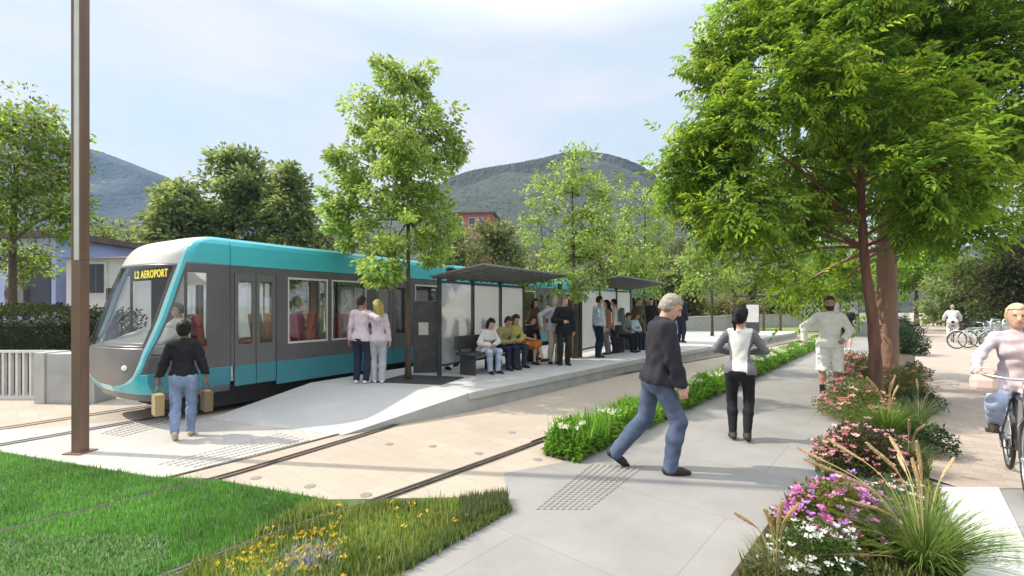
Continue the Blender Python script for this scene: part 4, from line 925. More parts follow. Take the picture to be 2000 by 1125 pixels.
# ------------------------------------------------------------------ bed plants, each a thing
def grass_clump(label, base, n, hgt, spread, cols, seed, plumes=(), wd=.010, group='ornamental grass clumps', pcol=[(.66, .54, .33), (.72, .62, .42), (.58, .46, .26)]):
    r = np.random.default_rng(seed); root = thing('ornamental_grass', label, 'grass clump', base, 0, group)
    K = 6; a = r.uniform(0, 6.283, n); el = r.uniform(.15, 1.0, n) ** .8; L_ = hgt * r.uniform(.6, 1.15, n)
    o = np.column_stack([np.cos(a), np.sin(a), np.zeros(n)]); P = o * r.uniform(0, .07, (n, 1)); V = []; s_ = np.column_stack([-np.sin(a), np.cos(a), np.zeros(n)])
    for j in range(K):
        t = j / (K - 1); out = spread * el * (t * .55 + t * t * .6); up = L_ * (t - .42 * el * t ** 2.4)
        c = P + o * out[:, None] + np.column_stack([np.zeros(n), np.zeros(n), up]); w = wd * (1 - t * .92) * .5; V += [c - s_ * w, c + s_ * w]
    V = np.stack(V, 1).reshape(-1, 3); b_ = (np.arange(n) * 2 * K)[:, None]
    F = np.concatenate([b_ + np.array([2 * j, 2 * j + 1, 2 * j + 3, 2 * j + 2]) for j in range(K - 1)])
    npmesh('blades', V, F, M['grass'], root, False, col=np.repeat(blend(cols, r, n), 2 * K, 0))
    for k, (ax, ay, h_, sx) in enumerate(plumes):          # plume: tip offset (ax, ay), height, length
        tip = np.array([ax, ay, h_]); mid = np.array([ax * .35, ay * .35, h_ * .72]); pts = smooth_line3([(0, 0, 0), mid, tip, ], 8)
        b = MB(); b.tube(pts, [.0032] * len(pts), 5); m0 = len(b.f); st = b.build('plume_stalk', M['plumestalk'], root)
        st_p = np.array(pts); L2 = np.cumsum(np.r_[0, np.linalg.norm(np.diff(st_p, axis=0), axis=1)]); tot = L2[-1]; nb = 760
        s = tot - sx * r.uniform(0, 1, nb); C = np.column_stack([np.interp(s, L2, st_p[:, i]) for i in range(3)]); C2 = np.column_stack([np.interp(np.minimum(s + .02, tot + .0), L2, st_p[:, i]) for i in range(3)])
        ax_ = norm(C2 - C + 1e-5); rd = norm(np.cross(ax_, r.normal(size=(nb, 3)))); u = (tot - s) / sx
        D = norm(ax_ * 1.1 + rd * .9); ln = .019 * np.sin(np.pi * np.clip(u * .86 + .12, 0, 1)) ** .6 * r.uniform(.6, 1.2, nb)
        leaf_mesh('plume', C, D, rd, ln + .004, .006, blend(pcol, r, nb), M['plume'], root)
    return root
M['plumestalk'] = mat('dry_stalk', (.35, .28, .12), .8)
def shrub(name, label, base, rx, ry, hz, n, ls, cols, flowers, seed, cat='shrub', group=None, fl_n=0, fl_top=.5, fl_size=.03, aspect=.6):
    r = np.random.default_rng(seed); root = thing(name, label, cat, base, 0, group)
    d = norm(r.normal(size=(n, 3))); d[:, 2] = np.abs(d[:, 2]); lump = 1 + .16 * np.sin(d[:, 0] * 7 + seed) * np.sin(d[:, 1] * 6) + .12 * np.sin(d[:, 2] * 9 + seed)
    P = d * (r.uniform(0, 1, (n, 1)) ** .33) * lump[:, None] * np.array([rx, ry, hz]); P[:, 2] += .01
    leaf_mesh('foliage', P, norm(d + r.normal(size=(n, 3)) * .8), norm(np.array([0, 0, .6]) + r.normal(size=(n, 3)) * .7), ls * r.uniform(.6, 1.3, n), ls * aspect, blend(cols, r, n), M['leaf'], root)
    b = MB()
    for q in range(7):
        a = q * .9; b.tube([(0, 0, 0), (math.cos(a) * rx * .3, math.sin(a) * ry * .3, hz * .5), (math.cos(a) * rx * .6, math.sin(a) * ry * .6, hz * .8)], [.008, .006, .003], 5, cap=False)
    b.build('stem', M['bark'], root, True)
    if fl_n:
        nc = max(1, fl_n // 9); dc = norm(r.normal(size=(nc, 3))); dc[:, 2] = np.abs(dc[:, 2]) * fl_top + (1 - fl_top) * np.abs(dc[:, 2]) ** .2 * .9; dc = norm(dc)
        lump = 1 + .16 * np.sin(dc[:, 0] * 7 + seed) * np.sin(dc[:, 1] * 6) + .12 * np.sin(dc[:, 2] * 9 + seed)
        C = dc * lump[:, None] * np.array([rx, ry, hz]) * r.uniform(.9, 1.08, (nc, 1)); fc = blend(flowers, r, nc); ci = np.repeat(np.arange(nc), 9)
        a = np.tile(np.arange(9) * 2.4, nc); ring = np.column_stack([np.cos(a), np.sin(a), np.full(len(a), .35)])
        P = C[ci] + ring * fl_size * .45 * np.tile(np.sqrt(np.arange(9) / 9), nc)[:, None] + r.normal(size=(len(ci), 3)) * fl_size * .12
        leaf_mesh('blossom', P, norm(ring + dc[ci] * .5 + r.normal(size=(len(ci), 3)) * .3), dc[ci] + r.normal(size=(len(ci), 3)) * .3, fl_size * r.uniform(.6, 1.1, len(ci)), fl_size * .7, fc[ci] * r.uniform(.85, 1.15, (len(ci), 1)), M['petal'], root)
    return root
PINK = [(.68, .30, .32), (.74, .40, .38), (.60, .22, .30), (.76, .50, .46)]
MAG = [(.66, .24, .52), (.74, .36, .62), (.60, .18, .44), (.60, .32, .70)]
LG = [(.16, .22, .05), (.20, .27, .06), (.13, .17, .05), (.26, .26, .10)]
def bedpt(px, py, z=.05): x, y = G(px, py, z); return (x, y, z)
# front bed
rb = np.random.default_rng(140)
for poly, n, hh in (([G(1548, 985), G(1825, 955), along(G(1842, 955), -2.2), along(G(1528, 1010), -1.4)], 5500, .11), ([G(1592, 937), G(1818, 937), along(cycL0, 9, .05), along(pathR0, 10, -.12)], 9000, .14)):
    q = scatter(poly, n, rb); blades('bed_ground_cover', q, .03, hh, .022, LG + [(.10, .15, .04), (.30, .24, .12)], rb, 1.1, colnoise=lambda P: .8 + .35 * np.sin(P[:, 0] * 4) * np.sin(P[:, 1] * 5))
shrub('flowering_shrub', 'low shrub topped with magenta and violet flowers in the front bed', bedpt(1640, 1050), .44, .34, .36, 5200, .034, [(.20, .22, .03), (.26, .27, .04), (.14, .15, .03), (.10, .12, .03)], MAG, 81, group='flowering shrubs', fl_n=1900, fl_top=.25, fl_size=.03)
shrub('flowering_shrub', 'low dark green plant with small white flowers at the bottom edge', bedpt(1590, 1120), .30, .2, .27, 3000, .026, [(.06, .12, .025), (.09, .17, .035), (.05, .09, .02)], [(.8, .8, .78), (.75, .77, .7)], 82, group='flowering shrubs', fl_n=900, fl_top=.6, fl_size=.024)
shrub('flowering_shrub', 'low white speckled plant behind the magenta shrub by the white band', bedpt(1745, 1010), .22, .2, .30, 2200, .026, [(.07, .13, .05), (.10, .17, .07), (.06, .10, .04)], [(.8, .8, .8), (.7, .74, .74), (.72, .3, .3)], 83, group='flowering shrubs', fl_n=700, fl_top=.6, fl_size=.022)
shrub('flowering_shrub', 'small brown green plant with pale pink blossoms behind fountain grass', bedpt(1790, 1075), .25, .2, .24, 2200, .026, LG, [(.72, .55, .5), (.6, .4, .36)], 84, group='flowering shrubs', fl_n=500, fl_size=.022)
FG = [(.12, .20, .035), (.16, .26, .05), (.09, .155, .03), (.21, .29, .08)]
grass_clump('big fountain grass clump with long arching plumes at the bottom right', bedpt(1805, 1118), 900, .52, .55, FG, 85,
            [(-.03, .02, .80, .24), (.03, .12, .66, .2), (-.48, .0, .45, .3), (-.55, .3, .60, .28), (-.62, -.1, .16, .26), (.42, .25, .62, .24), (.30, .55, .55, .22), (-.25, .5, .68, .24), (-.40, .62, .58, .22), (.12, .4, .72, .22), (-.2, .2, .74, .24), (.5, .6, .5, .24)], wd=.011)
grass_clump('thin grass with pale wispy plumes at the left corner of front bed', bedpt(1515, 1125), 260, .28, .26, [(.28, .26, .12), (.2, .22, .08)], 86, [(-.06, .02, .40, .16), (.03, -.02, .46, .2), (.14, 0, .44, .2), (-.2, .1, .34, .14)], wd=.006)
# bed behind
shrub('flowering_shrub', 'coral pink flowering shrub left of the slim reddish trunk', bedpt(1668, 812), .50, .5, .52, 4200, .04, LG, PINK, 87, group='flowering shrubs', fl_n=1100, fl_top=.5, fl_size=.038)
shrub('flowering_shrub', 'dark pink flowering shrub at the near end of the tree bed', bedpt(1690, 915), .40, .36, .40, 4200, .034, [(.06, .07, .03), (.09, .10, .04), (.05, .06, .03)], PINK, 88, group='flowering shrubs', fl_n=1150, fl_top=.45, fl_size=.03)
shrub('flowering_shrub', 'small pink blossom clump at the path side of the tree bed', bedpt(1628, 905), .2, .2, .26, 1500, .03, LG, [(.72, .3, .4), (.7, .42, .46)], 89, group='flowering shrubs', fl_n=700, fl_size=.03)
shrub('flowering_shrub', 'salmon flowering shrub right of the thick pale trunk', bedpt(1765, 775), .42, .45, .60, 3200, .04, LG, PINK, 90, group='flowering shrubs', fl_n=750, fl_size=.036)
shrub('flowering_shrub', 'faded reddish shrub behind the jogger farther along the bed', bedpt(1680, 740), .6, .6, .60, 3000, .06, LG, PINK, 91, group='flowering shrubs', fl_n=1200, fl_size=.06)
shrub('shrub', 'dark green upright shrub bordering the cycle path beyond the trunks', bedpt(1768, 690), .55, .7, .95, 4200, .07, [(.03, .07, .03), (.05, .10, .04), (.025, .05, .02)], None, 92, group='dark shrubs in the tree bed')
shrub('shrub', 'dark low shrub farther along the cycle path edge', bedpt(1757, 655), .8, 1.2, .9, 3000, .10, [(.03, .07, .03), (.05, .10, .04), (.025, .05, .02)], None, 93, group='dark shrubs in the tree bed')
grass_clump('bright green grass clump right in front of the slim trunk', bedpt(1735, 862), 800, .52, .50, [(.10, .19, .025), (.14, .25, .03), (.075, .14, .02)], 94, [(-.05, -.1, .72, .2), (.08, .0, .80, .2), (-.18, .1, .76, .2), (.2, .1, .66, .18)], wd=.011)
grass_clump('grey green grass tuft at the cycle path edge beside bright clump', bedpt(1795, 830), 420, .48, .42, [(.15, .19, .10), (.20, .24, .14), (.11, .15, .07)], 95, [(.18, -.1, .55, .16), (.05, .1, .62, .16)], wd=.010)
grass_clump('dark grass tuft on the near right corner of the tree bed', bedpt(1775, 915), 320, .34, .30, [(.07, .10, .03), (.10, .13, .045)], 96, [(-.10, -.12, .52, .2), (.02, -.15, .48, .2)], wd=.009)
for i, (px, py) in enumerate(((1805, 880), (1800, 800), (1787, 735))):
    shrub('low_shrub', 'low dark evergreen tuft on the bed edge ' + ('nearest the white band', 'beside the grey grass tuft', 'beyond the pale trunk')[i], bedpt(px, py), .3, .3, .32, 1500, .04, [(.035, .07, .03), (.06, .10, .04)], None, 97 + i, group='evergreen tufts on the cycle path edge')

# ------------------------------------------------------------------ hills and far buildings
def hill(name, prof, Yr, Y0, m, seed):
    r = np.random.default_rng(seed); xs = np.arange(prof[0][0], prof[-1][0], 2.0); ys = np.interp(xs, *zip(*prof)); X = (xs - 1000) / FPX * Yr; ZR = CH - (ys - HY) * Yr / FPX
    rows = np.concatenate([np.linspace(0, 1, 70), [1.12, 1.5]]); V = []
    for q in rows:
        f = math.sin(min(q, 1) * math.pi / 2) ** .8 * (Y0 + (Yr - Y0) * q) / Yr if q <= 1 else max(0, 1 - (q - 1) * 1.6)
        ph = .06 * np.sin(X * .045 + q * 5) * np.sin(X * .017 + 2) * (1 - abs(2 * min(q, 1) - 1)) + .03 * np.sin(X * .11 + 9 * q)
        V.append(np.column_stack([X, np.full(len(X), Y0 + (Yr - Y0) * q), np.maximum(-2, ZR * f * (1 + (ph - .07 if q < .93 else 0))) + r.uniform(-1, 1, len(X)) * .45 + (0 if q < 1 else 0)]))
    n = len(X); V = np.concatenate(V); k = len(rows); I = np.arange((k - 1) * n).reshape(k - 1, n)[:, :-1].ravel()
    return tag(npmesh(name, V, np.stack([I, I + 1, I + n + 1, I + n], 1), m, None, True), kind='structure')
M['forest'] = mat('forest_hillside', (.022, .032, .02), .95, col2=(.055, .066, .04), vscale=.09, bump=1.0, bscale=.30, detail=9, bdist=4)
M['forest2'] = mat('far_forest_hillside', (.012, .02, .02), .95, col2=(.022, .034, .03), vscale=.05, bump=1.0, bscale=.2, detail=9, bdist=5)
hill('hills', [(560, 480), (700, 430), (800, 395), (860, 362), (885, 345), (925, 332), (965, 325), (1010, 318), (1060, 308), (1100, 298), (1130, 294), (1180, 300), (1215, 310), (1245, 323), (1270, 342), (1300, 372), (1340, 405), (1400, 440), (1500, 470), (1650, 490), (1900, 480), (2300, 470)], 330, 110, M['forest'], 5)
hill('hills', [(-500, 120), (-300, 150), (-100, 190), (0, 212), (60, 228), (110, 262), (150, 284), (200, 297), (240, 312), (290, 332), (330, 347), (380, 380), (450, 420), (560, 470), (720, 530)], 520, 160, M['forest2'], 6)
def building(name, label, loc, rz, w, d, hgt, wallm, wins, roofm=None, over=.4, gable=0.0, cat='building', base=0, frames=None):
    root = thing(name, label, cat, loc, rz); b = MB(); b.box(0, w, 0, d, base, hgt); b.build('wall', wallm, root)
    b = MB()
    if gable: b.add([(-over, -over, hgt), (w + over, -over, hgt), (w + over, d + over, hgt), (-over, d + over, hgt), (-over, d / 2, hgt + gable), (w + over, d / 2, hgt + gable)], [(0, 1, 5, 4), (2, 3, 4, 5), (0, 4, 3), (1, 2, 5), (3, 2, 1, 0)])
    else: b.box(-over, w + over, -over, d + over, hgt + .003, hgt + .2)
    b.build('roof', roofm or M['tile'], root)
    for x, z, ww, wh in wins:
        fr = MB(); fr.box(x - ww / 2 - .07, x + ww / 2 + .07, -.05, -.002, z - wh / 2 - .07, z + wh / 2 + .07); f = fr.build('window', frames or M['stucco'], root)
        g = MB(); g.box(x - ww / 2, x - .02, -.075, -.052, z - wh / 2, z + wh / 2); g.box(x + .02, x + ww / 2, -.075, -.052, z - wh / 2, z + wh / 2); g.build('pane', M['shutter'], f)
    return root
# house behind the hedge
H0 = (-17.5, 14.2, 0)
h1 = building('house', 'white house with blue shaded wall and dark tiled roof behind the hedge', H0, R(-4), 3.7, 6, 3.75, M['stucco_shade'], [(1.0, 2.6, .5, .9)], over=.2, cat='house')
MB().box(2.4, 3.55, -.03, -.002, 1.4, 3.2).build('shutter', M['shutter'], h1)
building('house', 'low pale annex with one dark window left of the tram front', (-13.25, 13.7, 0), R(-4), 3.3, 5, 3.1, M['stucco'], [(1.0, 2.5, .48, .85)], gable=.35, over=.12, cat='house')
b = MB(); b.box(0, .62, 0, .3, 0, .55); ac = None
root = thing('air_conditioner', 'small outdoor air conditioning unit above the hedge on blue shaded wall', 'air conditioner', (*at(8, 590, 13.9)[:2], at(8, 592, 13.9)[2]), R(-4))
b.build('casing', M['greymetal'], root, bevel=.02); b = MB(); b.tube([(.22, -.02, .28), (.22, .0, .28)], .2, 18); b.build('fan_grille', M['darkmetal'], root)
MB().box(.05, .57, .02, .34, -.06, -.003).build('bracket', M['darkmetal'], root)
building('red_building', 'red rendered building on the hillside right of the tallest young tree', at(882, 597, 80)[:2] + (0,), R(-6), 7.2, 8, 17.6, M['brickred'], [(1.3, 16, 1.2, 1.4), (3.6, 16, 1.0, 1.8), (5.0, 16, 1.0, 1.8), (1.3, 12.6, 1.2, 1.4), (3.6, 12.6, 1.2, 1.6), (5.6, 12.6, 1.2, 1.6)], over=.5, frames=M['stucco'])
for i, (px, py, Y, w, hh) in enumerate([(268, 440, 130, 7, 5), (292, 428, 150, 6, 5), (240, 450, 120, 7, 5)]):
    x, y, z = at(px, py, Y); building('house', 'tiny pale house at the hill foot ' + ('right behind the tram cab', 'highest on the slope beyond the cab', 'lowest beside the small rounded tree')[i], (x, y, 0), 0, w, 8, z, M['stucco'], [(2, z - 2, 1, 1.2), (4.5, z - 2, 1, 1.2)], gable=1.5, cat='house')

# ------------------------------------------------------------------ lamp post, fence, block
lx, ly = G(157, 884); root = thing('lamp_post', 'tall square bronze lamp post with a white light slot standing on the plaza', 'lamp post', (lx, ly, 0), R(-5))
w = .056; MB().box(-w, w, -w, w, .004, 2.22).build('post', M['corten'], root, bevel=.006)
b = MB(); b.box(-w, w, -w + .05, w, 2.222, 8.2); b.box(-w, -w + .022, -w, -w + .048, 2.222, 8.2); b.box(w - .012, w, -w, -w + .048, 2.222, 8.2); b.build('upper_post', M['corten'], root)
MB().box(-w + .024, w - .014, -w + .008, -w + .046, 2.225, 8.1).build('light_strip', M['white'], root)
MB().box(-.11, .11, -.11, .11, .004, .016).build('base_plate', M['corten'], root)
root = thing('slatted_fence', 'pale slatted railing left of the concrete block in front of hedge', 'fence', (-8.3, 8.42, 0), math.pi); nS = 30
for k in range(nS):
    b = MB(); b.box(.08 + k * .125, .12 + k * .125, -.03, .03, .06, .84); b.build('slat', M['white'], root)
MB().box(0, nS * .125 + .1, -.035, .035, .842, .885).build('rail', M['white'], root); MB().box(0, nS * .125 + .1, -.034, .034, .0, .058).build('rail', M['white'], root)
root = thing('concrete_block', 'grey concrete wall block with lit pale end pier between fence and tram', 'wall', (-8.25, 8.0, 0), 0)
MB().box(.16, 1.0, .0, .45, 0, .865).build('wall_panel', M['concrete'], root, bevel=.008); MB().box(-.02, .157, -.03, .45, 0, .885).build('lit_end_pier', M['concrete_lt'], root, bevel=.008)  # lighter concrete on the end pier paints in its sunlit face

# ------------------------------------------------------------------ shelters
def shelter(label, loc, rz, Ln=3.3, wd=1.2, group='glass tram shelters', z0=1.98, z1=2.15, panels=3, postm=None):
    root = thing('tram_shelter', label, 'shelter', loc, rz, group); pm = postm or M['darkmetal']
    for k in range(panels + 1):
        y = Ln * k / panels; MB().box(-.035, .035, y - .035, y + .035, 0, z0 - .003).build('post', pm, root, bevel=.006)
    for k in range(panels):
        a, c = Ln * k / panels + .07, Ln * (k + 1) / panels - .07; g = MB().box(-.007, .007, a, c, .22, z0 - .12).build('glass_panel', M['milk'] if k < 2 else M['milk'], root)
        b = MB(); b.box(-.016, .016, a, c, .18, .218); b.box(-.016, .016, a, c, z0 - .118, z0 - .09); b.build('panel_frame', pm, g)
    sl_ = (z1 - z0) / wd; b = MB(); x0, x1, y0, y1 = -.12, wd, -.18, Ln + .18; za, zb = z0 - .12 * sl_, z1
    b.add([(x0, y0, za), (x1, y0, zb), (x1, y1, zb), (x0, y1, za), (x0, y0, za + .03), (x1, y0, zb + .03), (x1, y1, zb + .03), (x0, y1, za + .03)], [(0, 3, 2, 1), (4, 5, 6, 7), (0, 1, 5, 4), (1, 2, 6, 5), (2, 3, 7, 6), (3, 0, 4, 7)])
    rf = b.build('roof', M['roofmetal'], root)
    b = MB()
    for k in range(16):
        y = y0 + (y1 - y0) * (k + .5) / 16; b.add([(x0 + .02, y - .03, za - .03), (x1 - .02, y - .03, zb - .03), (x1 - .02, y + .03, zb - .03), (x0 + .02, y + .03, za - .03), (x0 + .02, y - .03, za - .002), (x1 - .02, y - .03, zb - .002), (x1 - .02, y + .03, zb - .002), (x0 + .02, y + .03, za - .002)], [(0, 3, 2, 1), (0, 1, 5, 4), (1, 2, 6, 5), (2, 3, 7, 6), (3, 0, 4, 7)])
    b.build('ceiling_slats', M['greymetal'], rf); return root
M['roofmetal'] = mat('roof_metal', (.34, .34, .35), .4, .5, var=.1)
s1 = plat_pt(858, 734); RZ1 = R(-32); shelter('dark framed glass shelter nearest, with people sitting on its bench', s1, RZ1)
s2 = plat_pt(1132, 698); shelter('dark framed glass shelter farther along, behind the waiting group', s2, RZ1, 4.4)
def bench(label, loc, rz, Ln, n=3):
    root = thing('bench', label, 'bench', loc, rz, 'dark platform benches'); MB().box(-.22, .22, 0, Ln, .40, .45).build('seat', M['darkmetal'], root, bevel=.012)
    MB().box(-.24, -.20, 0, Ln, .50, .78).build('backrest', M['darkmetal'], root, bevel=.01)
    for k in range(n):
        y = .15 + (Ln - .3) * k / (n - 1); MB().box(-.19, .17, y - .03, y + .03, 0, .397).build('leg', M['darkmetal'], root)
        MB().box(-.235, -.205, y - .02, y + .02, .40, .50).build('back_strut', M['darkmetal'], root)
Rm = Matrix.Rotation(RZ1, 4, 'Z')
def sl1(x, y, z=0): v = Rm @ Vector((x, y, z)); return (s1[0] + v.x, s1[1] + v.y, s1[2] + v.z)
def sl2(x, y, z=0): v = Rm @ Vector((x, y, z)); return (s2[0] + v.x, s2[1] + v.y, s2[2] + v.z)
bench('long dark bench under the nearest shelter', sl1(.42, .25), RZ1, 2.9, 4); bench('dark bench under the farther shelter', sl2(.45, 1.7), RZ1, 2.3)
def totem(label, loc, rz, w, hgt, poster, group='information totems'):
    root = thing('information_totem', label, 'totem', loc, rz, group); MB().box(-w / 2, w / 2, -.06, .06, 0, hgt).build('panel', M['darkmetal'], root, bevel=.01)
    for x, z, ww, wh in poster: MB().box(x - ww / 2, x + ww / 2, -.066, -.061, z - wh / 2, z + wh / 2).build('notice', M['white'], root)
totem('dark totem with a pale notice between tree and near shelter post', plat_pt(832, 727), R(10), .52, 1.5, [(-.05, .92, .2, .26)])
totem('tall dark slab totem standing behind the suited man', plat_pt(1122, 698), R(18), .42, 1.7, [])
totem('white notice panel totem far behind the woman in grey and white', plat_pt(1470, 650), R(-30), .62, 1.5, [(0, 1.0, .56, .9)])
shelter('far light framed shelter roof behind the jogger', (*G(1566, 655), 0), R(-75), 4.2, 2.2, z0=2.1, z1=2.3, postm=M['greymetal'])
root = thing('steel_frame', 'thin brown open frame on posts behind the lone platform tree', 'frame', (14.2, 29.5, 0), R(-8))
for x in (0, .9, 1.8, 2.8): MB().box(x - .05, x + .05, -.05, .05, 0, 2.25).build('post', M['corten'], root)
MB().box(-.1, 2.9, -.06, .06, 2.253, 2.35).build('beam', M['darkmetal'], root)
def lowwall(label, a, c, hgt, m, t=.3):
    a, c = np.array(a), np.array(c); d = c - a; Ln = np.hypot(*d); root = thing('low_wall', label, 'wall', (a[0], a[1], 0), math.atan2(d[1], d[0])); MB().box(0, Ln, 0, t, 0, hgt).build('wall_panel', m, root, bevel=.01); MB().box(-.02, Ln + .02, -.02, t + .02, hgt + .002, hgt + .06).build('coping', M['concrete_lt'], root)
lowwall('grey low wall along the back of the open platform', (9.3, 25.5), (16.5, 32), 1.0, M['concrete'])
lowwall('white low wall beyond the far lawn behind the frame', (20.5, 44), (31, 47), 1.45, M['white'])
lowwall('grey low wall across the far yellowish lawn behind the frame', (15.2, 33.8), (24.5, 37.2), .95, M['concrete'])
M['far_lawn'] = mat('yellowish_lawn', (.16, .23, .04), .95, var=.25, vscale=2, bump=.5, bscale=20)  # even yellowish green of the far lawn
structure('far_lawn', MB().sheet([(10, 26.2), (15.8, 26.2), (20.3, 29.5), (34, 46), (16, 46)], .014), M['far_lawn'])
lowwall('dark low wall beside the far shelter at the trunk', (20.5, 27.5), (23.5, 29), .7, M['concrete'])

# ------------------------------------------------------------------ bicycles
def bicycle(label, loc, rz, col=(.1, .1, .11), group=None, basket=None):
    root = thing('bicycle', label, 'bicycle', loc, rz, group); fm = mat('bike_paint', col, .35, .3)
    for x, nm in ((-.53, 'rear'), (.53, 'front')):
        b = MB(); q = 28; ring = [(x + .33 * math.cos(2 * math.pi * i / q), 0, .345 + .33 * math.sin(2 * math.pi * i / q)) for i in range(q + 1)]; b.tube(ring, .018, 7, cap=False); wl = b.build('wheel', M['rubber'], root, True)
        b = MB(); ring = [(x + .305 * math.cos(2 * math.pi * i / q), 0, .345 + .305 * math.sin(2 * math.pi * i / q)) for i in range(q + 1)]; b.tube(ring, .010, 5, cap=False)
        for i in range(18): a = 2 * math.pi * i / 18; b.tube([(x, .02 * (-1) ** i, .345), (x + .30 * math.cos(a), 0, .345 + .30 * math.sin(a))], .0022, 4, cap=False)
        b.tube([(x, -.05, .345), (x, .05, .345)], .02, 8); b.build('rim', M['steel'], wl, True)
        b = MB(); b.tube([(x + .365 * math.cos(a), 0, .345 + .365 * math.sin(a)) for a in np.linspace(R(20) if x < 0 else R(10), R(165), 12)], .02, 5, flat=1); b.build('mudguard', fm, root, True)
    b = MB(); bb, st, hd = (-.08, 0, .30), (-.22, 0, .80), (.36, 0, .86); hb = (.40, 0, .70)
    for p, q_, rr in ((bb, st, .016), (bb, hb, .018), (st, (.37, 0, .84), .015), (hd, hb, .019)): b.tube([p, q_], rr, 8)
    for sy in (.05, -.05): b.tube([(-.53, sy, .345), (-.09, sy * .6, .30)], .010, 6); b.tube([(-.53, sy, .345), (-.21, sy * .4, .76)], .009, 6); b.tube([hb, (.44, sy, .62), (.53, sy, .345)], .012, 6)
    b.build('frame', fm, root, True)
    b = MB(); b.tube([hd, (.34, 0, 1.0)], .014, 8); b.tube([(.18, .30, 1.02), (.30, .26, 1.04), (.36, .1, 1.02), (.36, -.1, 1.02), (.30, -.26, 1.04), (.18, -.30, 1.02)], .012, 8); hbm = b.build('handlebar', M['steel'], root, True)
    for sy in (1, -1): b = MB(); b.tube([(.17, .30 * sy, 1.02), (.27, .275 * sy, 1.035)], .018, 8); b.build('grip', M['rubber'], hbm, True)
    b = MB(); b.tube([st, (-.245, 0, .90)], .013, 8); b.tube([(-.38, 0, .925), (-.30, 0, .935), (-.18, 0, .93), (-.10, 0, .925)], [.05, .08, .045, .02], 10, flat=1); b.build('saddle', M['rubber'], root, True)
    b = MB(); b.tube([(-.08, -.09, .30), (-.08, .09, .30)], .012, 6); b.tube([(-.08, .1, .30), (.02, .1, .17)], .009, 6); b.tube([(-.08, -.1, .30), (-.18, -.1, .43)], .009, 6); b.box(-.03, .07, .1, .2, .155, .18); b.box(-.23, -.13, -.2, -.1, .42, .445); b.tube([(-.08 + .09 * math.cos(a), -.05, .30 + .09 * math.sin(a)) for a in np.linspace(0, 6.283, 17)], .007, 5, cap=False)
    b.build('crankset', M['darkmetal'], root)
    if basket:
        b = MB(); x0, x1, yw, z0, z1 = .46, .74, .17, .80, 1.03
        b.box(x0, x1, -yw, yw, z0, z0 + .012)
        for k in range(5): z = z0 + (z1 - z0) * (k + .5) / 4.6; b.tube([(x0, -yw, z), (x1, -yw, z), (x1, yw, z), (x0, yw, z), (x0, -yw, z)], .005, 4, cap=False)
        for k in range(7): y = -yw + 2 * yw * k / 6; b.tube([(x1, y, z0), (x1, y, z1)], .004, 4); b.tube([(x0, y, z0), (x0, y, z1)], .004, 4)
        b.build('basket', basket, root)
    return root
YAWC = math.atan2(-DP[1], -DP[0])
bike = bicycle('dark city bicycle ridden towards the viewer at the right edge', (4.83, 4.40, .012), YAWC)
bx, by = G(1860, 668); bicycle('bicycle ridden away by the far cyclist on the cycle path', (bx, by, .012), YAWC + math.pi, (.3, .3, .32))
pb = None
for i in range(6):
    q = along(cycL0, 19.2 + .75 * i, 1.75 + .36 * i); lab = ['nearest of the parked grey bicycles in the row by the evergreen', 'second parked grey bicycle of the row from the near end', 'third parked grey bicycle of the row from the near end', 'fourth parked grey bicycle of the row from the near end', 'fifth parked grey bicycle, second from the far end of the row', 'farthest of the parked grey bicycles in the row'][i]
    if pb is None: pb = bicycle(lab, (q[0], q[1], .014), R(-12), (.62, .64, .66), 'bicycles parked along the cycle path', M['steel']); o = pb
    else: o = copy_tree(pb); o.location = (q[0], q[1], .014); o.rotation_euler[2] = R(-12 + (i * 37 % 11) - 5); o['label'] = lab
root = thing('bicycle_rack', 'pale steel tube rack holding the parked bicycles', 'bicycle rack', (*along(cycL0, 18.9, 2.2), .014), R(28))
for k in range(4): b = MB(); b.tube([(k * 1.2, 0, 0), (k * 1.2, 0, 1.05), (k * 1.2 + .1, 0, 1.15), (k * 1.2 + .9, 0, 1.15), (k * 1.2 + 1.0, 0, 1.05), (k * 1.2 + 1.0, 0, 0)], .028, 8); b.build('hoop', M['steel'], root, True)

# ------------------------------------------------------------------ people
wt = cloth((.66, .65, .64)); blk = cloth((.018, .018, .022)); char = cloth((.028, .027, .036)); navy = cloth((.025, .03, .055)); jean = denim((.055, .075, .125)); ljean = denim((.15, .20, .32)); pjean = denim((.26, .31, .42)); grey = cloth((.16, .16, .18)); pinkw = cloth((.62, .52, .58)); lil = cloth((.58, .50, .58)); lgrey = cloth((.40, .39, .43)); olive = cloth((.30, .27, .12)); yell = cloth((.50, .42, .12)); orange = cloth((.50, .17, .05)); cream = cloth((.76, .75, .70)); brown = cloth((.12, .08, .055)); dolive = cloth((.10, .085, .05)); beige = cloth((.40, .34, .25)); ltb = cloth((.45, .55, .62))
FAIR, TAN, DARK = ('fair', (.56, .34, .25)), ('tan', (.40, .22, .15)), ('dark', (.20, .11, .075))
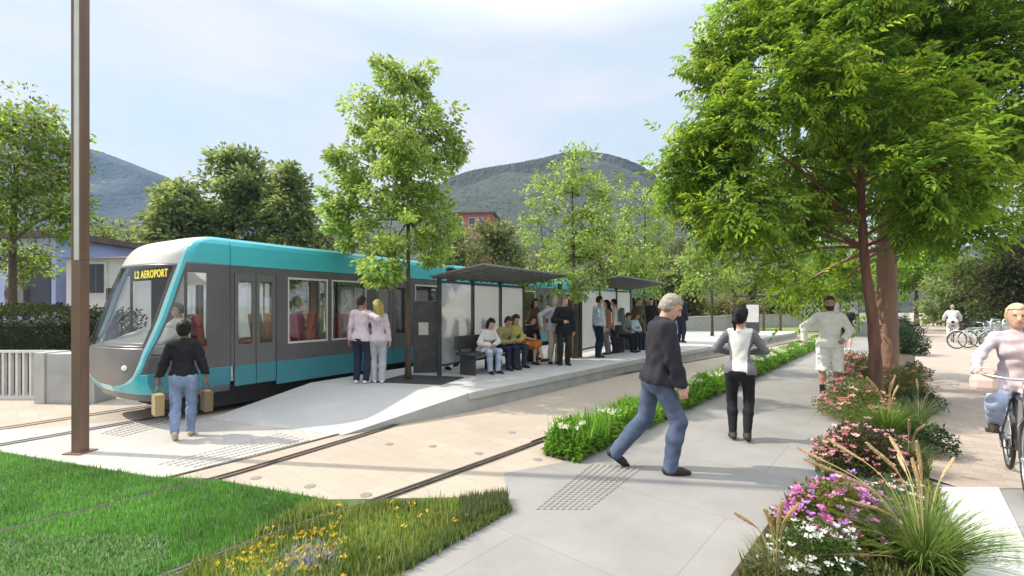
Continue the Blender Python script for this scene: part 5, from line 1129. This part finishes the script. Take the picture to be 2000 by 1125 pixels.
# walking man in front
mx_ = [char, wt]
man, _ = person('older man walking right in dark jacket and blue jeans, head bowed', (1.48, 4.72, .008), 0, 1.87,
    dict(hip=(0, 0, .90), lean=6, head=(30, -6), foot_r=(.10, -.10, .08, 0, -5), foot_l=(-.36, .11, .15, 32, 5), hand_r=(.16, -.22, .83), hand_l=(.20, .22, .84), eh_r=(-1, -.25, 0), eh_l=(-1, .3, 0), curl=.7),
    dict(skin=FAIR, hair=((.30, .27, .22), 'short'), shoe=(.035, .03, .028), top=dict(name='jacket', mat=mx_, loose=.032, hem=-.05, collar=.035, fold=.003, zone=lambda c: ((c[:, 0] > .075) & (c[:, 2] > .21) & (c[:, 2] < .33) & (c[:, 1] < .02) & (c[:, 1] > -.17)).astype(int)), bottom=dict(kind='trousers', mat=jean, loose=.014, wide=.014, ankle=-.04, fold=.0014)), h=.009)
# woman seen from behind on the path
person('woman from behind in white and grey sport top with black leggings', (2.86, 5.78, .008), 62, 1.68,
    dict(lean=1, head=(3, -28), foot_l=(.02, .085, .09, 4, 14), foot_r=(-.03, -.085, .10, 12, -6), hand_l=(.24, .12, 1.12), hand_r=(.24, -.10, 1.14), eh_l=(-.3, 1, -.5), eh_r=(-.3, -1, -.5)),
    dict(fem=True, skin=TAN, hair=((.012, .01, .01), 'ponytail'), shoe=(.05, .045, .042), boot=True, top=dict(name='sport_top', mat=[wt, grey], loose=.010, hem=-.06, fold=.002, zone=lambda c: (np.abs(c[:, 1]) > .088 + .10 * np.clip((c[:, 2] - .22) * 2, 0, 1)).astype(int)), bottom=dict(kind='trousers', mat=blk, loose=.006, wide=.004, ankle=.02, fold=.001)), h=.010)
# jogger
jx, jy = G(1620, 778)
person('jogger running forward in white long sleeve shirt and pale shorts', (jx, jy, .008), math.degrees(YAWC) + 6, 1.87,
    dict(lean=6, head=(4, 4), foot_r=(.10, -.09, .085, 0), foot_l=(-.25, .09, .20, 30), hand_l=(.16, .20, 1.02), hand_r=(.06, -.36, .98), eh_l=(-1, .7, 0), eh_r=(-.6, -1, .1), curl=1.1),
    dict(skin=TAN, hair=((.06, .045, .03), 'short'), beard=True, shoe=(.45, .5, .42), sock=(.015, .015, .03), top=dict(name='shirt', mat=cream, loose=.022, hem=-.05, fold=.003), bottom=dict(kind='shorts', mat=cloth((.70, .70, .66)), loose=.022, up=-.02, fold=.003)), h=.012)
x, y = G(1655, 686)
person('person far down the path in black t-shirt and black shorts', (x, y, .008), 45, 1.72, dict(foot_l=(.12, .09, .08, 0), foot_r=(-.14, -.09, .1, 15)), dict(skin=FAIR, hair=((.05, .04, .03), 'short'), shoe=(.6, .6, .6), top=dict(mat=blk, sleeve='short', loose=.03, hem=-.05), bottom=dict(kind='shorts', mat=blk, loose=.025, up=.06)), h=.018)
x, y = G(1330, 669, PZ)
person('person in dark clothes standing alone on platform beyond the walking man', (x, y, PZ), 30, 1.72, {}, dict(skin=FAIR, hair=((.04, .03, .03), 'short'), top=dict(mat=char, loose=.025, hem=-.1), bottom=dict(kind='trousers', mat=navy)), h=.02)
# woman with shopping bags
x, y = G(358, 856)
bagw, info = person('woman from behind in black jacket and light jeans carrying paper bags', (x, y, .004), 118, 1.50,
    dict(lean=2, head=(4, 0), foot_r=(.12, -.075, .085, 0, -4), foot_l=(-.16, .08, .13, 32, 4), hand_l=(.0, .33, .80), hand_r=(.02, -.32, .78), eh_l=(-.6, 1, 0), eh_r=(-.6, -1, 0), curl=1.2, fwd_l=(.15, .05, -1), fwd_r=(.15, -.05, -1)),
    dict(fem=True, skin=DARK, hair=((.015, .012, .012), 'bun'), shoe=(.50, .40, .28), top=dict(name='jacket', mat=blk, loose=.03, hem=-.0, collar=.02, fold=.0035), bottom=dict(kind='trousers', mat=ljean, loose=.010, wide=.008, fold=.002)), h=.011)
def paper_bag(label, p, rz, m):
    root = thing('paper_bag', label, 'bag', p, rz, 'paper shopping bags'); b = MB(); b.box(-.10, .10, -.05, .05, -.36, -.10)
    b.v[0] = (-.095, -.045, -.36); b.build('bag_body', m, root, bevel=.004)
    for s_ in (1, -1): b = MB(); b.tube([(-.05, .048 * s_, -.10), (-.04, .02 * s_, -.02), (0, .004 * s_, .0), (.04, .02 * s_, -.02), (.05, .048 * s_, -.10)], .004, 5); b.build('handle', m, root, True)
cr_, sr_ = math.cos(R(118)), math.sin(R(118))
for sg, lab, m in ((1, 'tan paper bag hanging from the left hand of the woman in black jacket', mat('kraft_paper', (.30, .23, .12), .8, var=.15)), (-1, 'darker brown paper bag hanging from the right hand of woman in black jacket', mat('brown_paper', (.13, .10, .055), .8, var=.15))):
    wv = info['arm'][sg][1] * info['sc']; f = Vector((.15, .05 * sg, -1)).normalized() * .10 * info['sc']; q = Vector((wv[0] + f.x, wv[1] + f.y, wv[2] + f.z)); paper_bag(lab, (x + q.x * cr_ - q.y * sr_, y + q.x * sr_ + q.y * cr_, q.z + .004), R(118 + 20), m)
# couple on the ramp
x, y = G(705, 750, .29)
person('man from behind in pale pink shirt, arm around the blonde woman', (x, y, PZ), 78, 1.58, dict(lean=1, head=(2, -22), hand_l=(.02, .27, .84), hand_r=(.10, -.33, 1.16), eh_r=(-.6, -1, -.2), foot_l=(0, .1, .08, 0, 20), foot_r=(.02, -.1, .08, 0, -6)), dict(skin=TAN, hair=((.03, .025, .02), 'short'), shoe=(.7, .7, .7), top=dict(mat=pinkw, loose=.018, hem=-.08), bottom=dict(kind='trousers', mat=navy, loose=.012)), h=.013)
person('blonde woman in lilac top and grey trousers leaning on the man in pink', (x + .29, y + .06, PZ), 110, 1.50, dict(lean=1, head=(6, 35), hand_l=(.16, .16, 1.1), hand_r=(.03, -.24, .85), eh_l=(-.4, 1, -.3), foot_l=(.05, .07, .08, 0), foot_r=(-.05, -.08, .08, 0)), dict(fem=True, skin=FAIR, hair=((.42, .34, .12), 'long'), shoe=(.65, .64, .62), top=dict(mat=lil, loose=.018, hem=-.06), bottom=dict(kind='trousers', mat=lgrey, loose=.016, wide=.016)), h=.013)
# people of the first shelter
SIT = dict(hip=(0, 0, .515), lean=14, head=(24, 0), foot_l=(.42, .10, .08, 0), foot_r=(.40, -.10, .08, 0), hand_l=(.32, .06, .66), hand_r=(.32, -.06, .66), eh_l=(-.4, 1, -.3), eh_r=(-.4, -1, -.3), kh=(.3, 0, 1))
def sit(label, p, dyaw, hgt, outfit, **kw): d = dict(SIT); d.update(kw); return person(label, p, math.degrees(RZ1) + dyaw, hgt, d, outfit, h=.016)
sit('girl in white shirt and pale jeans sitting at the near end of bench', sl1(.42, .95), -20, 1.56, dict(fem=True, skin=FAIR, hair=((.02, .018, .02), 'bob'), top=dict(mat=wt, loose=.02, hem=-.03), bottom=dict(kind='trousers', mat=denim((.28, .33, .42)))), lean=22)
sit('man in olive top and dark jeans sitting bent over his hands', sl1(.42, 1.52), -10, 1.62, dict(skin=TAN, hair=((.05, .03, .02), 'short'), top=dict(mat=olive, loose=.03, hem=-.02), bottom=dict(kind='trousers', mat=navy)), lean=24)
sit('woman in mustard yellow top sitting between man in olive and orange skirt', sl1(.42, 1.98), -18, 1.62, dict(fem=True, skin=FAIR, hair=((.06, .035, .02), 'long'), top=dict(mat=yell, loose=.024, hem=-.02), bottom=dict(kind='trousers', mat=cloth((.03, .045, .06)))), lean=16)
sit('woman in black top and orange skirt sitting with crossed bare legs', sl1(.42, 2.6), -2, 1.60, dict(fem=True, skin=FAIR, hair=((.05, .03, .02), 'bob'), top=dict(mat=blk, sleeve='short', loose=.014, hem=-.02), bottom=dict(kind='skirt', mat=orange, loose=.02)), lean=20, foot_l=(.60, -.02, .16, -15), foot_r=(.36, -.05, .08, 0))
stand = lambda **k: dict(dict(foot_l=(.03, .09, .08, 0, 12), foot_r=(-.04, -.09, .08, 0, -12)), **k)
person('dark haired woman standing behind the bench end beside the shelter post', sl1(.25, 3.42), -40, 1.58, stand(head=(10, -20), hand_l=(.24, .1, 1.05), hand_r=(.22, -.12, 1.0), eh_l=(-.4, 1, -.3), eh_r=(-.4, -1, -.3)), dict(fem=True, skin=FAIR, hair=((.02, .015, .015), 'long'), top=dict(mat=brown, loose=.02, hem=-.06), bottom=dict(kind='trousers', mat=blk)), h=.018)
person('person in pale clothes standing behind the milky glass, nearer one', sl1(-.55, .75), -60, 1.60, stand(head=(12, 10)), dict(skin=FAIR, hair=((.10, .09, .08), 'short'), top=dict(mat=wt, loose=.02, hem=-.06), bottom=dict(kind='trousers', mat=lgrey)), h=.02)
person('person in pale clothes standing behind the milky glass, farther one', sl1(-.55, 1.35), -100, 1.62, stand(head=(6, -10)), dict(skin=FAIR, hair=((.10, .09, .08), 'short'), top=dict(mat=cream, loose=.02, hem=-.06), bottom=dict(kind='trousers', mat=grey)), h=.02)
x, y = G(1101, 713, PZ)
person('man in black suit standing at the platform edge between the shelters', (x, y, PZ), -80, 1.62, stand(head=(8, 15), hand_r=(.2, -.08, 1.12), eh_r=(-.5, -1, -.4)), dict(skin=FAIR, hair=((.16, .11, .07), 'short'), top=dict(name='jacket', mat=blk, loose=.03, hem=-.14, collar=.02), bottom=dict(kind='trousers', mat=cloth((.03, .028, .02)), loose=.016, wide=.015)), h=.015)
person('person in grey shirt and beige trousers just behind the black suited man', (x - .22, y + .22, PZ), -60, 1.62, stand(head=(8, -15), hand_l=(.25, .1, 1.1), hand_r=(.05, -.42, 1.02), eh_r=(-.3, -1, -.2)), dict(skin=FAIR, hair=((.30, .27, .24), 'short'), top=dict(mat=lgrey, loose=.03, hem=-.06), bottom=dict(kind='trousers', mat=beige)), h=.018)
# people of the second shelter
x, y = G(1168, 698, PZ)
person('man in white shirt and dark trousers waiting before the farther shelter', (x, y, PZ), 25, 1.66, stand(head=(4, -20)), dict(skin=FAIR, hair=((.03, .025, .02), 'short'), top=dict(mat=ltb, loose=.024, hem=-.03), bottom=dict(kind='trousers', mat=cloth((.012, .03, .045)))), h=.018)
x, y = G(1188, 692, PZ)
person('woman with long dark hair and rust brown top between the waiting men', (x, y, PZ), 170, 1.56, stand(head=(8, 20)), dict(fem=True, skin=FAIR, hair=((.02, .015, .015), 'long'), top=dict(mat=cloth((.34, .16, .10)), loose=.02, hem=-.08), bottom=dict(kind='trousers', mat=grey)), h=.018)
x, y = G(1203, 690, PZ)
bp, _ = person('man in pale shirt carrying a dark backpack by the farther shelter', (x, y, PZ), 160, 1.60, stand(head=(10, 0)), dict(skin=FAIR, hair=((.02, .018, .015), 'short'), top=dict(mat=wt, loose=.022, hem=-.03), bottom=dict(kind='trousers', mat=char)), h=.018)
root = thing('backpack', 'dark backpack worn by the man in pale shirt', 'backpack', (x - math.cos(R(160)) * .17, y - math.sin(R(160)) * .17, PZ + 1.0), R(160)); MB().box(-.07, .07, -.13, .13, -.08, .34).build('bag_body', grey, root, bevel=.04)
MB().box(-.10, -.071, -.10, .10, -.04, .12).build('pocket', grey, root, bevel=.012)
x, y = G(1246, 680, PZ)
person('man in dark olive jacket standing beyond the farther shelter bench', (x, y, PZ), -70, 1.66, stand(), dict(skin=FAIR, hair=((.10, .08, .06), 'short'), top=dict(mat=dolive, loose=.028, hem=-.1), bottom=dict(kind='trousers', mat=char)), h=.02)
x, y = G(1272, 676, PZ)
person('dark haired person in black coat behind the shoulder of the walking man', (x, y, PZ), -110, 1.66, stand(), dict(skin=FAIR, hair=((.02, .018, .015), 'short'), top=dict(mat=char, loose=.028, hem=-.2), bottom=dict(kind='trousers', mat=blk)), h=.02)
def sit2(label, q, dyaw, outfit): d = dict(SIT); return person(label, sl2(.45, q), math.degrees(RZ1) + dyaw, 1.6, d, outfit, h=.02)
sit2('seated person in grey top and dark trousers on the farther bench', 2.2, -8, dict(skin=FAIR, hair=((.05, .04, .03), 'short'), top=dict(mat=grey, loose=.024, hem=-.02), bottom=dict(kind='trousers', mat=blk)))
sit2('seated person in pale blue top with long hair on the farther bench', 3.1, -14, dict(fem=True, skin=FAIR, hair=((.10, .06, .03), 'long'), top=dict(mat=ltb, loose=.02, hem=-.02), bottom=dict(kind='trousers', mat=navy)))
# tram driver
p = tw(-.95, .88)
person('tram driver in white shirt seated behind the windscreen', (p[0], p[1], .54), math.degrees(math.atan2(-TD[1], -TD[0])), 1.58, dict(SIT, lean=6, head=(6, 0), hand_l=(.42, .16, .74), hand_r=(.42, -.16, .74)), dict(skin=FAIR, hair=((.08, .06, .05), 'short'), top=dict(mat=wt, loose=.022, hem=-.02), bottom=dict(kind='trousers', mat=navy)), h=.016)
# cyclists
RIDE = dict(hip=(-.20, 0, .985), lean=10, head=(4, 4), hand_l=(.19, .30, 1.05), hand_r=(.19, -.30, 1.05), eh_l=(-.5, 1, -.6), eh_r=(-.5, -1, -.6), kh=(1, 0, .3), curl=1.2, fwd_l=(1, -.25, -.1), fwd_r=(1, .25, -.1))
person('smiling woman with short blonde hair riding the bicycle at the right edge', (4.83, 4.40, .012), math.degrees(YAWC), 1.66, dict(RIDE, foot_r=(-.16, -.15, .56, 5), foot_l=(.03, .15, .27, -5), hand_r=(.20, -.31, 1.09), hand_l=(.20, .31, 1.09)), dict(fem=True, skin=FAIR, hair=((.50, .42, .28), 'short'), shoe=(.06, .045, .04), boot=True, top=dict(name='blouse', mat=[cloth((.50, .44, .50)), cloth((.60, .48, .50))], loose=.010, hem=-.06, fold=.0035, zone=lambda c: ((c[:, 0] > .06) & (np.abs(c[:, 1]) < .07)).astype(int)), bottom=dict(kind='trousers', mat=pjean, loose=.012, wide=.012)), h=.010)
root = thing('handbag', 'pale pink bag hanging at the handlebar of the blonde cyclist', 'bag', (4.83 - DP[0] * .27 - NP_[0] * .25, 4.40 - DP[1] * .27 - NP_[1] * .25, .90), YAWC); pk = mat('pink_leather', (.62, .46, .42), .6, var=.1)
MB().box(-.055, .055, -.10, .10, -.02, .15).build('bag_body', pk, root, bevel=.05); b = MB(); b.tube([(0, -.09, .15), (0, -.06, .21), (0, .06, .21), (0, .09, .15)], .008, 6); b.build('strap', pk, root, True)
person('far cyclist in white shirt riding away beside the parked bicycles', (bx, by, .012), math.degrees(YAWC) + 180, 1.68, dict(RIDE, foot_r=(-.16, -.13, .56, 5), foot_l=(.03, .13, .27, -5)), dict(skin=FAIR, hair=((.30, .25, .18), 'short'), shoe=(.5, .5, .5), top=dict(mat=wt, loose=.03, hem=-.06), bottom=dict(kind='trousers', mat=cream, loose=.015)), h=.02)

# ------------------------------------------------------------------ air
hz = bpy.data.materials.new('haze'); hz.use_nodes = True; t = hz.node_tree; t.nodes.clear(); o_ = t.nodes.new('ShaderNodeOutputMaterial'); pv = t.nodes.new('ShaderNodeVolumePrincipled')
pv.inputs['Color'].default_value = (.40, .62, 1.0, 1); pv.inputs['Density'].default_value = .00042; pv.inputs['Anisotropy'].default_value = .2; t.links.new(pv.outputs[0], o_.inputs['Volume'])
HAZE = True
if HAZE: tag(MB().box(-900, 900, -20, 900, -3.5, 290).build('haze', hz), kind='stuff')
